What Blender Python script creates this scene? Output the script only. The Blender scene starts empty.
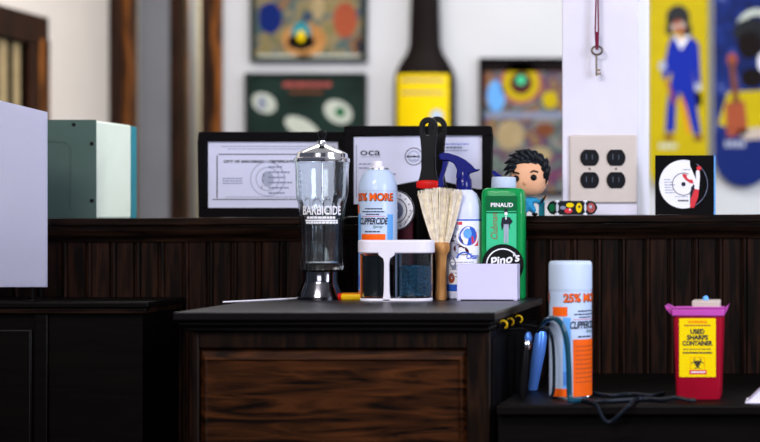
import bpy, bmesh, math, random
from mathutils import Vector, Matrix
random.seed(7)
C = bpy.context.scene.collection
S = bpy.context.scene
PI = math.pi
F = 1700.0; VX = 800.0; HY = 217.0; EYE = 1.15
# ---------------------------------------------------------------- camera
cd = bpy.data.cameras.new('camera'); cam = bpy.data.objects.new('camera', cd); C.objects.link(cam)
cam.location = (0, 0, EYE); cam.rotation_euler = (PI/2, 0, 0)
cd.sensor_width = 36; cd.lens = 36*F/760
cd.shift_x = -(VX-380)/760; cd.shift_y = -(221-HY)/760
cd.dof.use_dof = True; cd.dof.focus_distance = 2.84; cd.dof.aperture_fstop = 2.7
cd.clip_start = .05
S.camera = cam
# ---------------------------------------------------------------- world, lights, exposure
w = bpy.data.worlds.new('world'); S.world = w; w.use_nodes = True
bg = w.node_tree.nodes['Background']; bg.inputs[0].default_value = (.62, .68, .9, 1); bg.inputs[1].default_value = .13
S.view_settings.view_transform = 'Standard'; S.view_settings.look = 'None'
S.view_settings.gamma = 1; S.view_settings.exposure = 0.20; S.view_settings.use_curve_mapping = False
def area(name, loc, target, sx, sy, power, col):
    l = bpy.data.lights.new(name, 'AREA'); l.shape = 'RECTANGLE'; l.size = sx; l.size_y = sy; l.energy = power; l.color = col
    o = bpy.data.objects.new(name, l); C.objects.link(o); o.location = loc
    o.rotation_euler = (Vector(target)-Vector(loc)).to_track_quat('-Z', 'Y').to_euler()
    return o
area('window_light_front', (.93, 1.75, 1.62), (-.6, 2.5, 1.25), .8, .8, 26, (.76, .80, 1.0))
area('window_light_rear', (.93, 4.3, 1.75), (-2.0, 4.9, 1.3), 1.3, 1.0, 30, (.90, .95, 1.0))
area('ceiling_light_rear', (-1.2, 4.5, 2.62), (-1.2, 5.0, 0), 1.6, .8, 26, (1, .93, .87))
area('shop_light_behind', (-.9, -.5, 1.95), (-.75, 2.9, 1.15), 1.4, .8, 23, (.93, .92, 1.0))
area('hallway_light', (-2.3, 6.6, 2.6), (-2.3, 6.9, 0), .5, .5, 30, (1, .95, .85))
area('shop_light_front', (-1.1, .7, 2.55), (-.8, 2.8, 1.0), 1.0, .5, 34, (1.0, .92, .90))
# ---------------------------------------------------------------- materials
def mat(name, col, rough=.5, metal=0, spec=.13, trans=0, ior=1.45, coat=0, var=.06, scale=25, bump=0, emis=None):
    m = bpy.data.materials.new(name); m.use_nodes = True
    nt = m.node_tree; b = nt.nodes['Principled BSDF']
    b.inputs['Roughness'].default_value = rough; b.inputs['Metallic'].default_value = metal
    b.inputs['Specular IOR Level'].default_value = spec; b.inputs['IOR'].default_value = ior
    b.inputs['Transmission Weight'].default_value = trans; b.inputs['Coat Weight'].default_value = coat
    c = (*col, 1)
    if var > 0:
        tc = nt.nodes.new('ShaderNodeTexCoord'); n = nt.nodes.new('ShaderNodeTexNoise'); n.inputs['Scale'].default_value = scale
        n.inputs['Detail'].default_value = 4
        r = nt.nodes.new('ShaderNodeValToRGB')
        r.color_ramp.elements[0].position = .3; r.color_ramp.elements[1].position = .7
        r.color_ramp.elements[0].color = (*[max(0, x*(1-var)) for x in col], 1)
        r.color_ramp.elements[1].color = (*[min(1, x*(1+var)) for x in col], 1)
        nt.links.new(tc.outputs['Object'], n.inputs['Vector']); nt.links.new(n.outputs['Fac'], r.inputs['Fac'])
        nt.links.new(r.outputs['Color'], b.inputs['Base Color'])
        if bump:
            bp = nt.nodes.new('ShaderNodeBump'); bp.inputs['Strength'].default_value = bump; bp.inputs['Distance'].default_value = .003
            nt.links.new(n.outputs['Fac'], bp.inputs['Height']); nt.links.new(bp.outputs['Normal'], b.inputs['Normal'])
    else:
        b.inputs['Base Color'].default_value = c
    return m
def wood(name, dark, light, rough=.4, stretch=(1.5, 12, 22), dist=1.5, scale=4, lo=.35, hi=.7, coat=.2):
    m = bpy.data.materials.new(name); m.use_nodes = True; nt = m.node_tree; b = nt.nodes['Principled BSDF']
    b.inputs['Roughness'].default_value = rough; b.inputs['Coat Weight'].default_value = coat*.5; b.inputs['Coat Roughness'].default_value = .3
    b.inputs['Specular IOR Level'].default_value = .06
    tc = nt.nodes.new('ShaderNodeTexCoord'); mp = nt.nodes.new('ShaderNodeMapping'); mp.inputs['Scale'].default_value = stretch
    n = nt.nodes.new('ShaderNodeTexNoise'); n.inputs['Scale'].default_value = scale; n.inputs['Detail'].default_value = 6; n.inputs['Distortion'].default_value = dist
    r = nt.nodes.new('ShaderNodeValToRGB'); r.color_ramp.elements[0].position = lo; r.color_ramp.elements[1].position = hi
    r.color_ramp.elements[0].color = (*dark, 1); r.color_ramp.elements[1].color = (*light, 1)
    e = r.color_ramp.elements.new((lo+hi)/2); e.color = (*[a*.6+c*.4 for a, c in zip(dark, light)], 1)
    nt.links.new(tc.outputs['Object'], mp.inputs[0]); nt.links.new(mp.outputs[0], n.inputs['Vector']); nt.links.new(n.outputs['Fac'], r.inputs['Fac'])
    nt.links.new(r.outputs['Color'], b.inputs['Base Color'])
    bp = nt.nodes.new('ShaderNodeBump'); bp.inputs['Strength'].default_value = .25; bp.inputs['Distance'].default_value = .002
    nt.links.new(n.outputs['Fac'], bp.inputs['Height']); nt.links.new(bp.outputs['Normal'], b.inputs['Normal'])
    return m
def art(name, cols, scale=6, rough=.4, kind='noise'):
    cols = [tuple(x*.5 for x in c) for c in cols]
    m = bpy.data.materials.new(name); m.use_nodes = True; nt = m.node_tree; b = nt.nodes['Principled BSDF']
    b.inputs['Roughness'].default_value = .6; b.inputs['Specular IOR Level'].default_value = .15
    tc = nt.nodes.new('ShaderNodeTexCoord'); n = nt.nodes.new('ShaderNodeTexNoise'); n.inputs['Scale'].default_value = scale
    n.inputs['Detail'].default_value = 3; n.inputs['Distortion'].default_value = .8
    r = nt.nodes.new('ShaderNodeValToRGB'); cr = r.color_ramp; k = len(cols)
    while len(cr.elements) < k: cr.elements.new(.5)
    for i, c in enumerate(cols):
        cr.elements[i].position = .28+.44*i/(k-1); cr.elements[i].color = (*c, 1)
    nt.links.new(tc.outputs['Object'], n.inputs['Vector']); nt.links.new(n.outputs['Fac'], r.inputs['Fac']); nt.links.new(r.outputs['Color'], b.inputs['Base Color'])
    return m
M = dict(
 wall=mat('white_wall_paint', (.60, .62, .65), .7, scale=3, var=.04),
 wall_cream=mat('cream_wall_paint', (.78, .72, .66), .7, scale=3, var=.04),
 pier=mat('pier_paint', (.74, .72, .80), .55, scale=8, var=.05, bump=.1),
 floor=wood('floor_wood', (.03, .02, .014), (.07, .04, .025), .5, (1, 8, 1)),
 ceil=mat('ceiling_paint', (.7, .7, .7), .8),
 walnut=wood('dark_walnut_boards', (.003, .0015, .001), (.040, .014, .006), .55, (26, 26, 2.2), 1.0, 3, .42, .85, .05),
 cap=wood('dark_ledge_wood', (.003, .0015, .001), (.028, .012, .006), .45, (2.2, 20, 26), .8, 3, .42, .8, .0),
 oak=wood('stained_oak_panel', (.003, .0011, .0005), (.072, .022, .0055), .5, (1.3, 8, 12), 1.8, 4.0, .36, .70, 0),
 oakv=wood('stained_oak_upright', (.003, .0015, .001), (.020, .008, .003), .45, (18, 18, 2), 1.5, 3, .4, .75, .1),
 blackwood=wood('black_brown_wood', (.0015, .001, .001), (.004, .002, .0016), .5, (2, 10, 18), 1, 3, .4, .8, .1),
 laminate=mat('dark_speckled_laminate', (.012, .012, .017), .38, scale=260, var=.5, spec=.4),
 lamedge=mat('worn_laminate_edge', (.05, .042, .036), .35, scale=60, var=.4),
 chrome=mat('chrome', (.82, .82, .84), .09, 1, var=0),
 darkchrome=mat('dark_chrome', (.16, .16, .18), .12, 1, var=0),
 steel=mat('brushed_steel', (.55, .56, .6), .28, 1, var=.1),
 bluesteel=mat('blue_anodised_metal', (.12, .32, .95), .25, .4, var=.05),
 brass=mat('old_brass', (.16, .13, .10), .4, 1, var=.2, scale=90),
 black=mat('black_plastic', (.004, .004, .005), .4, var=.1, spec=.15),
 blackm=mat('matte_black', (.004, .0035, .004), .7, var=.1, spec=.06),
 white=mat('white_plastic', (.80, .77, .84), .35, var=.02),
 lav=mat('lavender_white_plastic', (.68, .66, .86), .4, var=.02),
 paper=mat('certificate_paper', (.66, .68, .84), .6, var=.02),
 ink=mat('dark_ink', (.02, .022, .035), .6, var=0),
 inkb=mat('grey_blue_ink', (.22, .25, .36), .6, var=0),
 inkl=mat('pale_grey_ink', (.38, .41, .52), .6, var=0),
 can=mat('spray_can_enamel', (.50, .62, .80), .22, var=.02, coat=.3),
 cap_pl=mat('pale_blue_cap_plastic', (.50, .60, .74), .35, var=.02),
 orange=mat('orange_print', (.85, .12, .008), .35, var=.03),
 red=mat('bright_red_plastic', (.65, .012, .01), .35, var=.04),
 redp=mat('red_print', (.65, .04, .05), .4, var=0),
 blue=mat('deep_blue_plastic', (.005, .008, .13), .25, var=.06, coat=.3),
 bluep=mat('blue_print', (.03, .11, .55), .35, var=0),
 lblue=mat('sky_blue_print', (.13, .38, .8), .4, var=0),
 bottle=mat('pearl_white_bottle', (.66, .70, .88), .3, var=.02, coat=.2),
 green=mat('green_bottle_plastic', (.002, .27, .06), .3, var=.04, coat=.2),
 dgreen=mat('dark_green_print', (.0, .12, .035), .4, var=0),
 lgreen=mat('mint_green_print', (.05, .55, .27), .4, var=0),
 whitep=mat('white_print', (.85, .85, .88), .5, var=0),
 skin=mat('toy_skin_vinyl', (.78, .42, .24), .4, var=.02),
 hair=mat('black_toy_hair', (.008, .010, .013), .3, var=.1),
 toyblue=mat('turquoise_toy_cloth', (.03, .34, .62), .45, var=.05),
 teal=mat('teal_plastic', (.015, .24, .30), .4, var=.05),
 boxgreen=mat('grey_green_enamel', (.07, .115, .095), .4, var=.04, scale=6),
 boxcream=mat('cream_enamel', (.80, .88, .74), .4, var=.02),
 beech=wood('beech_handle', (.35, .15, .04), (.62, .32, .11), .35, (30, 30, 5), .6, 3),
 bristle=mat('cream_bristle', (.88, .72, .50), .6, var=.25, scale=120),
 bristle2=mat('pale_bristle', (.92, .86, .78), .6, var=.1, scale=120),
 plate=mat('almond_plate', (.62, .55, .49), .35, var=.02),
 outlet=mat('black_receptacle', (.004, .005, .008), .4, var=0, spec=.12),
 slot=mat('slot_grey', (.07, .09, .12), .4, 0, var=0),
 cord=mat('crimson_cord', (.16, .008, .035), .6, var=.2, scale=300),
 yellow=mat('label_yellow', (.85, .62, .0), .5, var=.03),
 yellowd=mat('deck_yellow', (.48, .37, .0), .4, var=.05),
 yellowp=mat('yellow_plastic', (.9, .55, .01), .35, var=.04),
 deckblue=art('speckled_blue_print', [(.002, .01, .08), (.004, .02, .16), (.006, .03, .25), (.02, .06, .4), (.2, .25, .6)], 18),
 navy=mat('navy_print', (.003, .015, .13), .4, var=0),
 suit=mat('royal_blue_print', (.005, .02, .32), .5, var=0),
 brown=mat('brown_print', (.16, .05, .02), .5, var=.1),
 rust=mat('rust_print', (.32, .07, .03), .5, var=.1),
 frame=mat('black_frame_lacquer', (.003, .0025, .003), .55, var=.1, spec=.06),
 framegreen=mat('dark_green_frame', (.015, .022, .02), .4, var=.1),
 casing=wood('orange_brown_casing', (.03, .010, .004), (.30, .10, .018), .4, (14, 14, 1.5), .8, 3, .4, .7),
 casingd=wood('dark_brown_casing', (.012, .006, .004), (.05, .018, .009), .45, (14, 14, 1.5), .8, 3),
 doorgrey=mat('grey_blue_door_paint', (.20, .21, .235), .5, var=.08, scale=4),
 khaki=mat('hallway_paint', (.48, .43, .32), .7, var=.06, scale=4),
 beer=mat('brown_bottle_enamel', (.006, .003, .003), .5, var=.1, spec=.1),
 redbin=mat('translucent_red_plastic', (.30, .004, .018), .35, var=.05),
 magenta=mat('magenta_lid_plastic', (.46, .07, .36), .25, var=.05),
 beige=mat('beige_plastic', (.50, .42, .36), .45, var=.05),
 cable=mat('black_rubber_cable', (.004, .007, .012), .42, var=0, coat=0, spec=.15),
 tealcable=mat('dark_teal_hose', (.006, .05, .08), .3, var=0, coat=.2),
 maroon=mat('maroon_packet', (.06, .006, .015), .5, var=.3, scale=60),
 foam=mat('blue_green_foam', (.012, .07, .13), .8, var=.9, scale=420, bump=.6),
 liquid=mat('dark_green_liquid', (.002, .008, .007), .15, var=.2),
 amber=mat('amber_plastic', (.5, .12, .02), .25, var=0),
 curtain=mat('cream_curtain', (.36, .28, .15), .8, var=.1),
 poster1=art('muted_painting', [(.02, .05, .16), (.05, .13, .25), (.38, .33, .12), (.5, .38, .2), (.08, .2, .22), (.55, .25, .08), (.03, .04, .07)], 9),
 poster2=mat('dark_green_poster', (.010, .025, .020), .5, var=.5, scale=6),
 poster3=art('multicolour_painting', [(.03, .15, .25), (.4, .07, .06), (.5, .42, .12), (.25, .03, .2), (.08, .25, .2), (.5, .42, .4), (.06, .02, .06), (.35, .22, .15)], 14),
 posterw=mat('cream_blob_print', (.5, .55, .48), .6, var=.1),
 pink=mat('dusky_red_print', (.38, .08, .07), .6, var=0),
)
def glassmat(name, col=(1, 1, 1), rough=0.0, ior=1.45):
    m = bpy.data.materials.new(name); m.use_nodes = True; b = m.node_tree.nodes['Principled BSDF']
    b.inputs['Base Color'].default_value = (*col, 1); b.inputs['Transmission Weight'].default_value = 1
    b.inputs['Roughness'].default_value = rough; b.inputs['IOR'].default_value = ior
    n = m.node_tree.nodes.new('ShaderNodeTexNoise'); n.inputs['Scale'].default_value = 30
    bp = m.node_tree.nodes.new('ShaderNodeBump'); bp.inputs['Strength'].default_value = .05; bp.inputs['Distance'].default_value = .001
    m.node_tree.links.new(n.outputs['Fac'], bp.inputs['Height']); m.node_tree.links.new(bp.outputs['Normal'], b.inputs['Normal'])
    return m
M['glass'] = glassmat('clear_glass', (.93, .985, .985))
M['jarglass'] = glassmat('smoky_jar_plastic', (.80, .86, .88))
def frosted():
    m = bpy.data.materials.new('frosted_acrylic'); m.use_nodes = True; nt = m.node_tree
    b = nt.nodes['Principled BSDF']; b.inputs['Base Color'].default_value = (.72, .74, .92, 1); b.inputs['Roughness'].default_value = .5
    t = nt.nodes.new('ShaderNodeBsdfTranslucent'); t.inputs[0].default_value = (.80, .82, 1, 1)
    g = nt.nodes.new('ShaderNodeBsdfRefraction'); g.inputs['Roughness'].default_value = .35; g.inputs['IOR'].default_value = 1.1
    a = nt.nodes.new('ShaderNodeMixShader'); a.inputs[0].default_value = .5
    c = nt.nodes.new('ShaderNodeMixShader'); c.inputs[0].default_value = .30
    nt.links.new(b.outputs[0], a.inputs[1]); nt.links.new(t.outputs[0], a.inputs[2])
    nt.links.new(a.outputs[0], c.inputs[1]); nt.links.new(g.outputs[0], c.inputs[2])
    nt.links.new(c.outputs[0], nt.nodes['Material Output'].inputs[0]); return m
M['frost'] = frosted()
# ---------------------------------------------------------------- mesh helpers
def X(px, d): return (px-VX)/F*d
def Z(py, d): return EYE+(HY-py)/F*d
class MB:
    def __init__(s): s.v = []; s.f = []; s.m = []
    def add(s, v, f, mi=0):
        b = len(s.v); s.v += [tuple(p) for p in v]; s.f += [tuple(i+b for i in q) for q in f]; s.m += [mi]*len(f); return s
    def box(s, x0, x1, y0, y1, z0, z1, mi=0):
        v = [(x, y, z) for z in (z0, z1) for y in (y0, y1) for x in (x0, x1)]
        return s.add(v, [(0, 2, 3, 1), (4, 5, 7, 6), (0, 1, 5, 4), (2, 6, 7, 3), (0, 4, 6, 2), (1, 3, 7, 5)], mi)
    def lathe(s, prof, n=48, mi=0, c=(0, 0), sx=1, sy=1, sq=0):
        # prof: list of (r, z), outer going up; ends are closed when r == 0 or capped
        v = []; f = []
        for r, z in prof:
            for k in range(n):
                a = 2*PI*k/n; ca, sa = math.cos(a), math.sin(a)
                if sq:
                    q = (abs(ca)**sq+abs(sa)**sq)**(-1/sq); ca *= q; sa *= q
                v.append((c[0]+r*ca*sx, c[1]+r*sa*sy, z))
        m = len(prof)
        for i in range(m-1):
            for k in range(n):
                a, b = i*n+k, i*n+(k+1) % n
                f.append((a, b, b+n, a+n))
        f.append(tuple(range(n))[::-1]); f.append(tuple((m-1)*n+k for k in range(n)))
        return s.add(v, f, mi)
    def ring(s, prof, n=48, mi=0, c=(0, 0), sx=1, sy=1, sq=0, flute=None):      # closed profile revolved, no caps
        v = []; f = []; m = len(prof)
        for i_, (r, z) in enumerate(prof):
            for k in range(n):
                a = 2*PI*k/n; ca, sa = math.cos(a), math.sin(a)
                if flute and i_ < flute[0]: w_ = 1-flute[2]*(.5-.5*math.cos(a*flute[1]))**3; ca *= w_; sa *= w_
                if sq:
                    q = (abs(ca)**sq+abs(sa)**sq)**(-1/sq); ca *= q; sa *= q
                v.append((c[0]+r*ca*sx, c[1]+r*sa*sy, z))
        for i in range(m):
            for k in range(n):
                a, b = i*n+k, i*n+(k+1) % n; a2, b2 = ((i+1) % m)*n+k, ((i+1) % m)*n+(k+1) % n
                f.append((a, b, b2, a2))
        return s.add(v, f, mi)
    def prism(s, pts, y0, y1, mi=0):    # polygon in xz extruded along y
        n = len(pts); v = [(x, y0, z) for x, z in pts]+[(x, y1, z) for x, z in pts]
        f = [tuple(range(n)), tuple(range(n, 2*n))[::-1]]+[(i, i+n, (i+1) % n+n, (i+1) % n) for i in range(n)]
        return s.add(v, f, mi)
    def tube(s, path, r, n=10, mi=0):
        P = [Vector(p) for p in path]; R = r if isinstance(r, (list, tuple)) else [r]*len(P)
        v = []; f = []; up = Vector((0, 0, 1)); prev = None
        for i, p in enumerate(P):
            t = (P[min(i+1, len(P)-1)]-P[max(i-1, 0)]).normalized()
            if prev is None:
                a = t.cross(up); a = a if a.length > 1e-3 else t.cross(Vector((1, 0, 0)))
            else: a = prev-t*prev.dot(t)
            a.normalize(); prev = a; b = t.cross(a)
            for k in range(n):
                an = 2*PI*k/n; v.append(p+(a*math.cos(an)+b*math.sin(an))*R[i])
        for i in range(len(P)-1):
            for k in range(n):
                q = (k+1) % n; f.append((i*n+k, i*n+q, (i+1)*n+q, (i+1)*n+k))
        f.append(tuple(range(n))[::-1]); f.append(tuple((len(P)-1)*n+k for k in range(n)))
        return s.add(v, f, mi)
    def ell(s, c, r, n=24, m=14, mi=0):
        v = []; f = []
        for i in range(m+1):
            t = PI*i/m
            for k in range(n):
                a = 2*PI*k/n; v.append((c[0]+r[0]*math.sin(t)*math.cos(a), c[1]+r[1]*math.sin(t)*math.sin(a), c[2]-r[2]*math.cos(t)))
        for i in range(m):
            for k in range(n):
                a, b = i*n+k, i*n+(k+1) % n; f.append((a, b, b+n, a+n))
        return s.add(v, f, mi)
    def build(s, name, mats, parent=None, smooth=False, bevel=0, seg=2, loc=None, rot=None, angle=40):
        me = bpy.data.meshes.new(name); me.from_pydata(s.v, [], s.f)
        mats = mats if isinstance(mats, (list, tuple)) else [mats]
        for q in mats: me.materials.append(M[q] if isinstance(q, str) else q)
        for p, mi in zip(me.polygons, s.m): p.material_index = mi
        bm = bmesh.new(); bm.from_mesh(me); bmesh.ops.remove_doubles(bm, verts=bm.verts, dist=1e-6)
        bmesh.ops.recalc_face_normals(bm, faces=bm.faces); bm.to_mesh(me); bm.free()
        o = bpy.data.objects.new(name, me); C.objects.link(o)
        if parent: o.parent = parent
        if loc: o.location = loc
        if rot: o.rotation_euler = rot
        if bevel:
            b = o.modifiers.new('bevel', 'BEVEL'); b.width = bevel; b.segments = seg; b.limit_method = 'ANGLE'; b.angle_limit = math.radians(35)
        if smooth or bevel:
            for p in me.polygons: p.use_smooth = True
            try: me.set_sharp_from_angle(angle=math.radians(angle))
            except Exception: pass
        return o
def spline(pts, k=8):
    P = [Vector(p) for p in pts]; out = []
    for i in range(len(P)-1):
        p0 = P[max(i-1, 0)]; p1 = P[i]; p2 = P[i+1]; p3 = P[min(i+2, len(P)-1)]
        for j in range(k):
            t = j/k
            out.append(.5*((2*p1)+(p2-p0)*t+(2*p0-5*p1+4*p2-p3)*t*t+(3*p1-p0-3*p2+p3)*t**3))
    out.append(P[-1]); return out
def tag(o, label=None, cat=None, group=None, kind=None):
    if label: o['label'] = label
    if cat: o['category'] = cat
    if group: o['group'] = group
    if kind: o['kind'] = kind
    return o
def thing(name, label, cat, loc, rz=0, group=None):
    o = bpy.data.objects.new(name, None); o.empty_display_size = .02; C.objects.link(o)
    o.location = loc; o.rotation_euler = (0, 0, rz); return tag(o, label, cat, group)
def struct(name, mb, mats, **k): return tag(mb.build(name, mats, **k), kind='structure')
# prints: flat shapes in (u, v) metres laid on a surface by a mapping function
_tc = {}
def text2d(s, h, w=None, off=0.0, shear=0.0):
    key = (s, off, shear)
    if key not in _tc:
        cu = bpy.data.curves.new('t', 'FONT'); cu.body = s; cu.offset = off; cu.shear = shear; cu.resolution_u = 3; cu.align_x = 'LEFT'
        ob = bpy.data.objects.new('t', cu); me = bpy.data.meshes.new_from_object(ob)
        _tc[key] = ([(v.co.x, v.co.y) for v in me.vertices], [tuple(p.vertices) for p in me.polygons])
        bpy.data.objects.remove(ob); bpy.data.meshes.remove(me); bpy.data.curves.remove(cu)
    v, f = _tc[key]
    x0 = min(p[0] for p in v); x1 = max(p[0] for p in v); y0 = min(p[1] for p in v); y1 = max(p[1] for p in v)
    sy = h/(y1-y0); sx = (w/(x1-x0)) if w else sy
    return [((p[0]-(x0+x1)/2)*sx, (p[1]-(y0+y1)/2)*sy) for p in v], f
class Print:
    def __init__(s): s.mb = MB(); s.items = []; s.mats = []
    def mi(s, m):
        if m not in s.mats: s.mats.append(m)
        return s.mats.index(m)
    def put(s, v, f, m, layer=1): s.items.append((v, f, s.mi(m), layer)); return s
    def rect(s, u0, u1, v0, v1, m, layer=1, n=1):
        v = [(u0+(u1-u0)*i/n, z) for i in range(n+1) for z in (v0, v1)]
        return s.put(v, [(2*i, 2*i+2, 2*i+3, 2*i+1) for i in range(n)], m, layer)
    def poly(s, pts, m, layer=1): return s.put(pts, [tuple(range(len(pts)))], m, layer)
    def disc(s, u, v, r, m, layer=1, n=28, ry=None, rot=0):
        ry = ry or r; c, q = math.cos(rot), math.sin(rot)
        return s.poly([(u+r*math.cos(2*PI*k/n)*c-ry*math.sin(2*PI*k/n)*q, v+r*math.cos(2*PI*k/n)*q+ry*math.sin(2*PI*k/n)*c) for k in range(n)], m, layer)
    def annulus(s, u, v, r0, r1, m, layer=1, n=36, a0=0, a1=2*PI, e=1):
        p = []
        for k in range(n+1):
            a = a0+(a1-a0)*k/n; p += [(u+r0*math.cos(a), v+r0*e*math.sin(a)), (u+r1*math.cos(a), v+r1*e*math.sin(a))]
        return s.put(p, [(2*i, 2*i+1, 2*i+3, 2*i+2) for i in range(n)], m, layer)
    def text(s, t, u, v, h, m, layer=1, w=None, off=0, shear=0, rot=0):
        vs, f = text2d(t, h, w, off, shear); c, q = math.cos(rot), math.sin(rot)
        return s.put([(u+a*c-b*q, v+a*q+b*c) for a, b in vs], f, m, layer)
    def bars(s, u0, u1, v, h, m, layer=1, seed=0, gap=.0012, lo=.003, hi=.008):     # unreadably small words
        r = random.Random(seed); u = u0
        while u < u1:
            wd = min(r.uniform(lo, hi), u1-u); s.rect(u, u+wd, v-h/2, v+h/2, m, layer); u += wd+gap
        return s
    def build(s, name, fn, parent, lift=.0003):
        mb = MB()
        for v, f, mi, layer in s.items: mb.add([fn(a, b, layer*lift) for a, b in v], f, mi)
        me = bpy.data.meshes.new(name); me.from_pydata(mb.v, [], mb.f)
        for q in s.mats: me.materials.append(M[q])
        for p, i in zip(me.polygons, mb.m): p.material_index = i
        o = bpy.data.objects.new(name, me); C.objects.link(o); o.parent = parent; return o
def flat(y): return lambda a, b, o: (a, y-o, b)
def cyl(R, sy=1): return lambda a, b, o: ((R+o)*math.sin(a/R), -(R+o)*math.cos(a/R)*sy, b)
def rrect(x0, x1, z0, z1, r, n=6):
    p = []
    for cx, cz, a in ((x1-r, z1-r, 0), (x0+r, z1-r, PI/2), (x0+r, z0+r, PI), (x1-r, z0+r, 1.5*PI)):
        p += [(cx+r*math.cos(a+PI/2*k/n), cz+r*math.sin(a+PI/2*k/n)) for k in range(n+1)]
    return p
# ---------------------------------------------------------------- key heights
HC = .1415; TOPZ = EYE-HC                       # main cabinet top
LOWZ = EYE-.2765                                # low counter on the right
def ledge(x): return EYE-.0056+(x+1.33*1.30)*.0062
WALLY = 3.012; LIP = 2.992
# ================================================================ THE ROOM
struct('floor', MB().box(-3.4, 1.0, -1.2, 7.6, -.05, 0), 'floor')
struct('ceiling', MB().box(-3.4, 1.0, -1.2, 7.6, 2.7, 2.75), 'ceil')
# half wall with grooved boards
L0, L1 = -2.3, 1.0
prof = []; pitch = .0430; x = L0
while x < L1-.001:
    x2 = min(x+pitch, L1)
    prof += [(x, WALLY), (x+.0016, WALLY+.005), (x+.0040, WALLY+.005), (x+.0056, WALLY), (x+.0085, WALLY-.0018), (x+.0115, WALLY), (x+.0130, WALLY+.003), (x+.0145, WALLY)]
    x += pitch
prof += [(L1, WALLY), (L1, 3.30), (L0, 3.30)]
n = len(prof); mb = MB(); mb.v = [(a, b, 0) for a, b in prof]+[(a, b, ledge(a)-.0142) for a, b in prof]
mb.f = [tuple(range(n)), tuple(range(n, 2*n))[::-1]]+[(i, (i+1) % n, (i+1) % n+n, i+n) for i in range(n)]; mb.m = [0]*len(mb.f)
struct('wall_partition', mb, 'walnut')
# ledge cap and cove; the old cap rises a little to the right
def sloped(y0, y1, dz0, dz1):
    v = []
    for dz in (dz0, dz1):
        for y in (y0, y1):
            for x in (L0, L1): v.append((x, y, ledge(x)+dz))
    return MB().add(v, [(0, 2, 3, 1), (4, 5, 7, 6), (0, 1, 5, 4), (2, 6, 7, 3), (0, 4, 6, 2), (1, 3, 7, 5)])
struct('trim_1', sloped(LIP, 3.34, -.014, 0), 'cap', bevel=.003)
mb = MB(); cove = [(LIP+.004, -.0142), (LIP+.005, -.022), (LIP+.009, -.030), (LIP+.014, -.036), (WALLY-.004, -.042), (WALLY+.01, -.042), (WALLY+.01, -.0142)]
v = [(x, y, ledge(x)+z) for x in (L0, L1) for y, z in cove]; k = len(cove)
mb.add(v, [tuple(range(k)), tuple(range(k, 2*k))[::-1]]+[(i, (i+1) % k, (i+1) % k+k, i+k) for i in range(k)])
struct('trim_2', mb, 'cap')
# white pier on the half wall
PF = 3.10
struct('wall_pier', MB().box(X(562, PF), X(638, PF), PF, 3.33, ledge(X(600, PF)), 2.7), 'pier', bevel=.002)
# back room
WB = 5.80; xl = X(112, WB)
do0, do1 = X(132, WB), X(205, WB)
mb = MB(); mb.box(xl-.1, do0, WB, WB+.04, 0, 2.7); mb.box(do0, do1, WB, WB+.04, 2.1, 2.7); mb.box(do1, 1.0, WB, WB+.04, 0, 2.7)
struct('wall_back', mb, 'wall')
mb = MB(); mb.box(xl-.1, xl, 3.3, WB, 0, .9); mb.box(xl-.1, xl, 3.3, WB, 1.70, 2.7); mb.box(xl-.1, xl, 5.25, WB, .9, 1.70); mb.box(xl-.1, xl, 3.3, 4.2, .9, 1.70)
struct('wall_left', mb, 'wall_cream')
win = thing('window_1', None, None, (xl, 4.62, 1.30)); win['kind'] = 'structure'
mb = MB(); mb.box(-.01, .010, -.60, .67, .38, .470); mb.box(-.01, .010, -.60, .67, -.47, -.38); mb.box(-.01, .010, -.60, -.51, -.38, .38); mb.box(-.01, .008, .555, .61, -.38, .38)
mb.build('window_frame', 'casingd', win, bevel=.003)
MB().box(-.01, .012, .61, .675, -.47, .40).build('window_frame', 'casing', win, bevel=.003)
MB().box(-.030, -.022, -.58, .62, -.4, .4).build('pane', 'black', win)
for a, b_ in ((.385, .445), (.475, .525), (.20, .26), (-.1, .0)):
    mb = MB(); pts = [(-.012+.004*math.sin(i*1.9), a+i*(b_-a)/9) for i in range(10)]
    vv = [(p, q, z) for z in (-.38, .375) for p, q in pts]; mb.add(vv, [(i, i+1, i+11, i+10) for i in range(9)])
    mb.build('curtain', 'curtain', win)
# doorway
door = thing('door_1', None, None, ((do0+do1)/2, WB, 0)); door['kind'] = 'structure'
c0 = (do0+do1)/2; hw = (do1-do0)/2
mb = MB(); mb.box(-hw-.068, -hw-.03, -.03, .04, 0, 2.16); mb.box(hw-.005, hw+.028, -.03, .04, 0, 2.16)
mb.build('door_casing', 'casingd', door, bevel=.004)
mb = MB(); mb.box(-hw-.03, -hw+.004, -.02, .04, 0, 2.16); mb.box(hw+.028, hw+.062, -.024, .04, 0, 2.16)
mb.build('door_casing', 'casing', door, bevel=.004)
lw = X(171, WB+.06)-do0
MB().box(-hw, -hw+lw, .05, .09, .02, 2.1).build('door_leaf', 'doorgrey', door, bevel=.003)
MB().box(-hw+lw, -hw+lw+.04, .047, .095, .02, 2.1).build('door_edge', 'casingd', door)
struct('wall_hallway', MB().box(-3.3, 1.0, 7.3, 7.4, 0, 2.7), 'khaki')
struct('trim_3', MB().box(X(190, 7.0), X(193, 7.0), 7.0, 7.05, 0, 2.7), 'doorgrey')
struct('trim_4', MB().box(X(181, 7.2), X(185, 7.2), 7.2, 7.29, 0, 2.7), 'casing')
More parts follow.
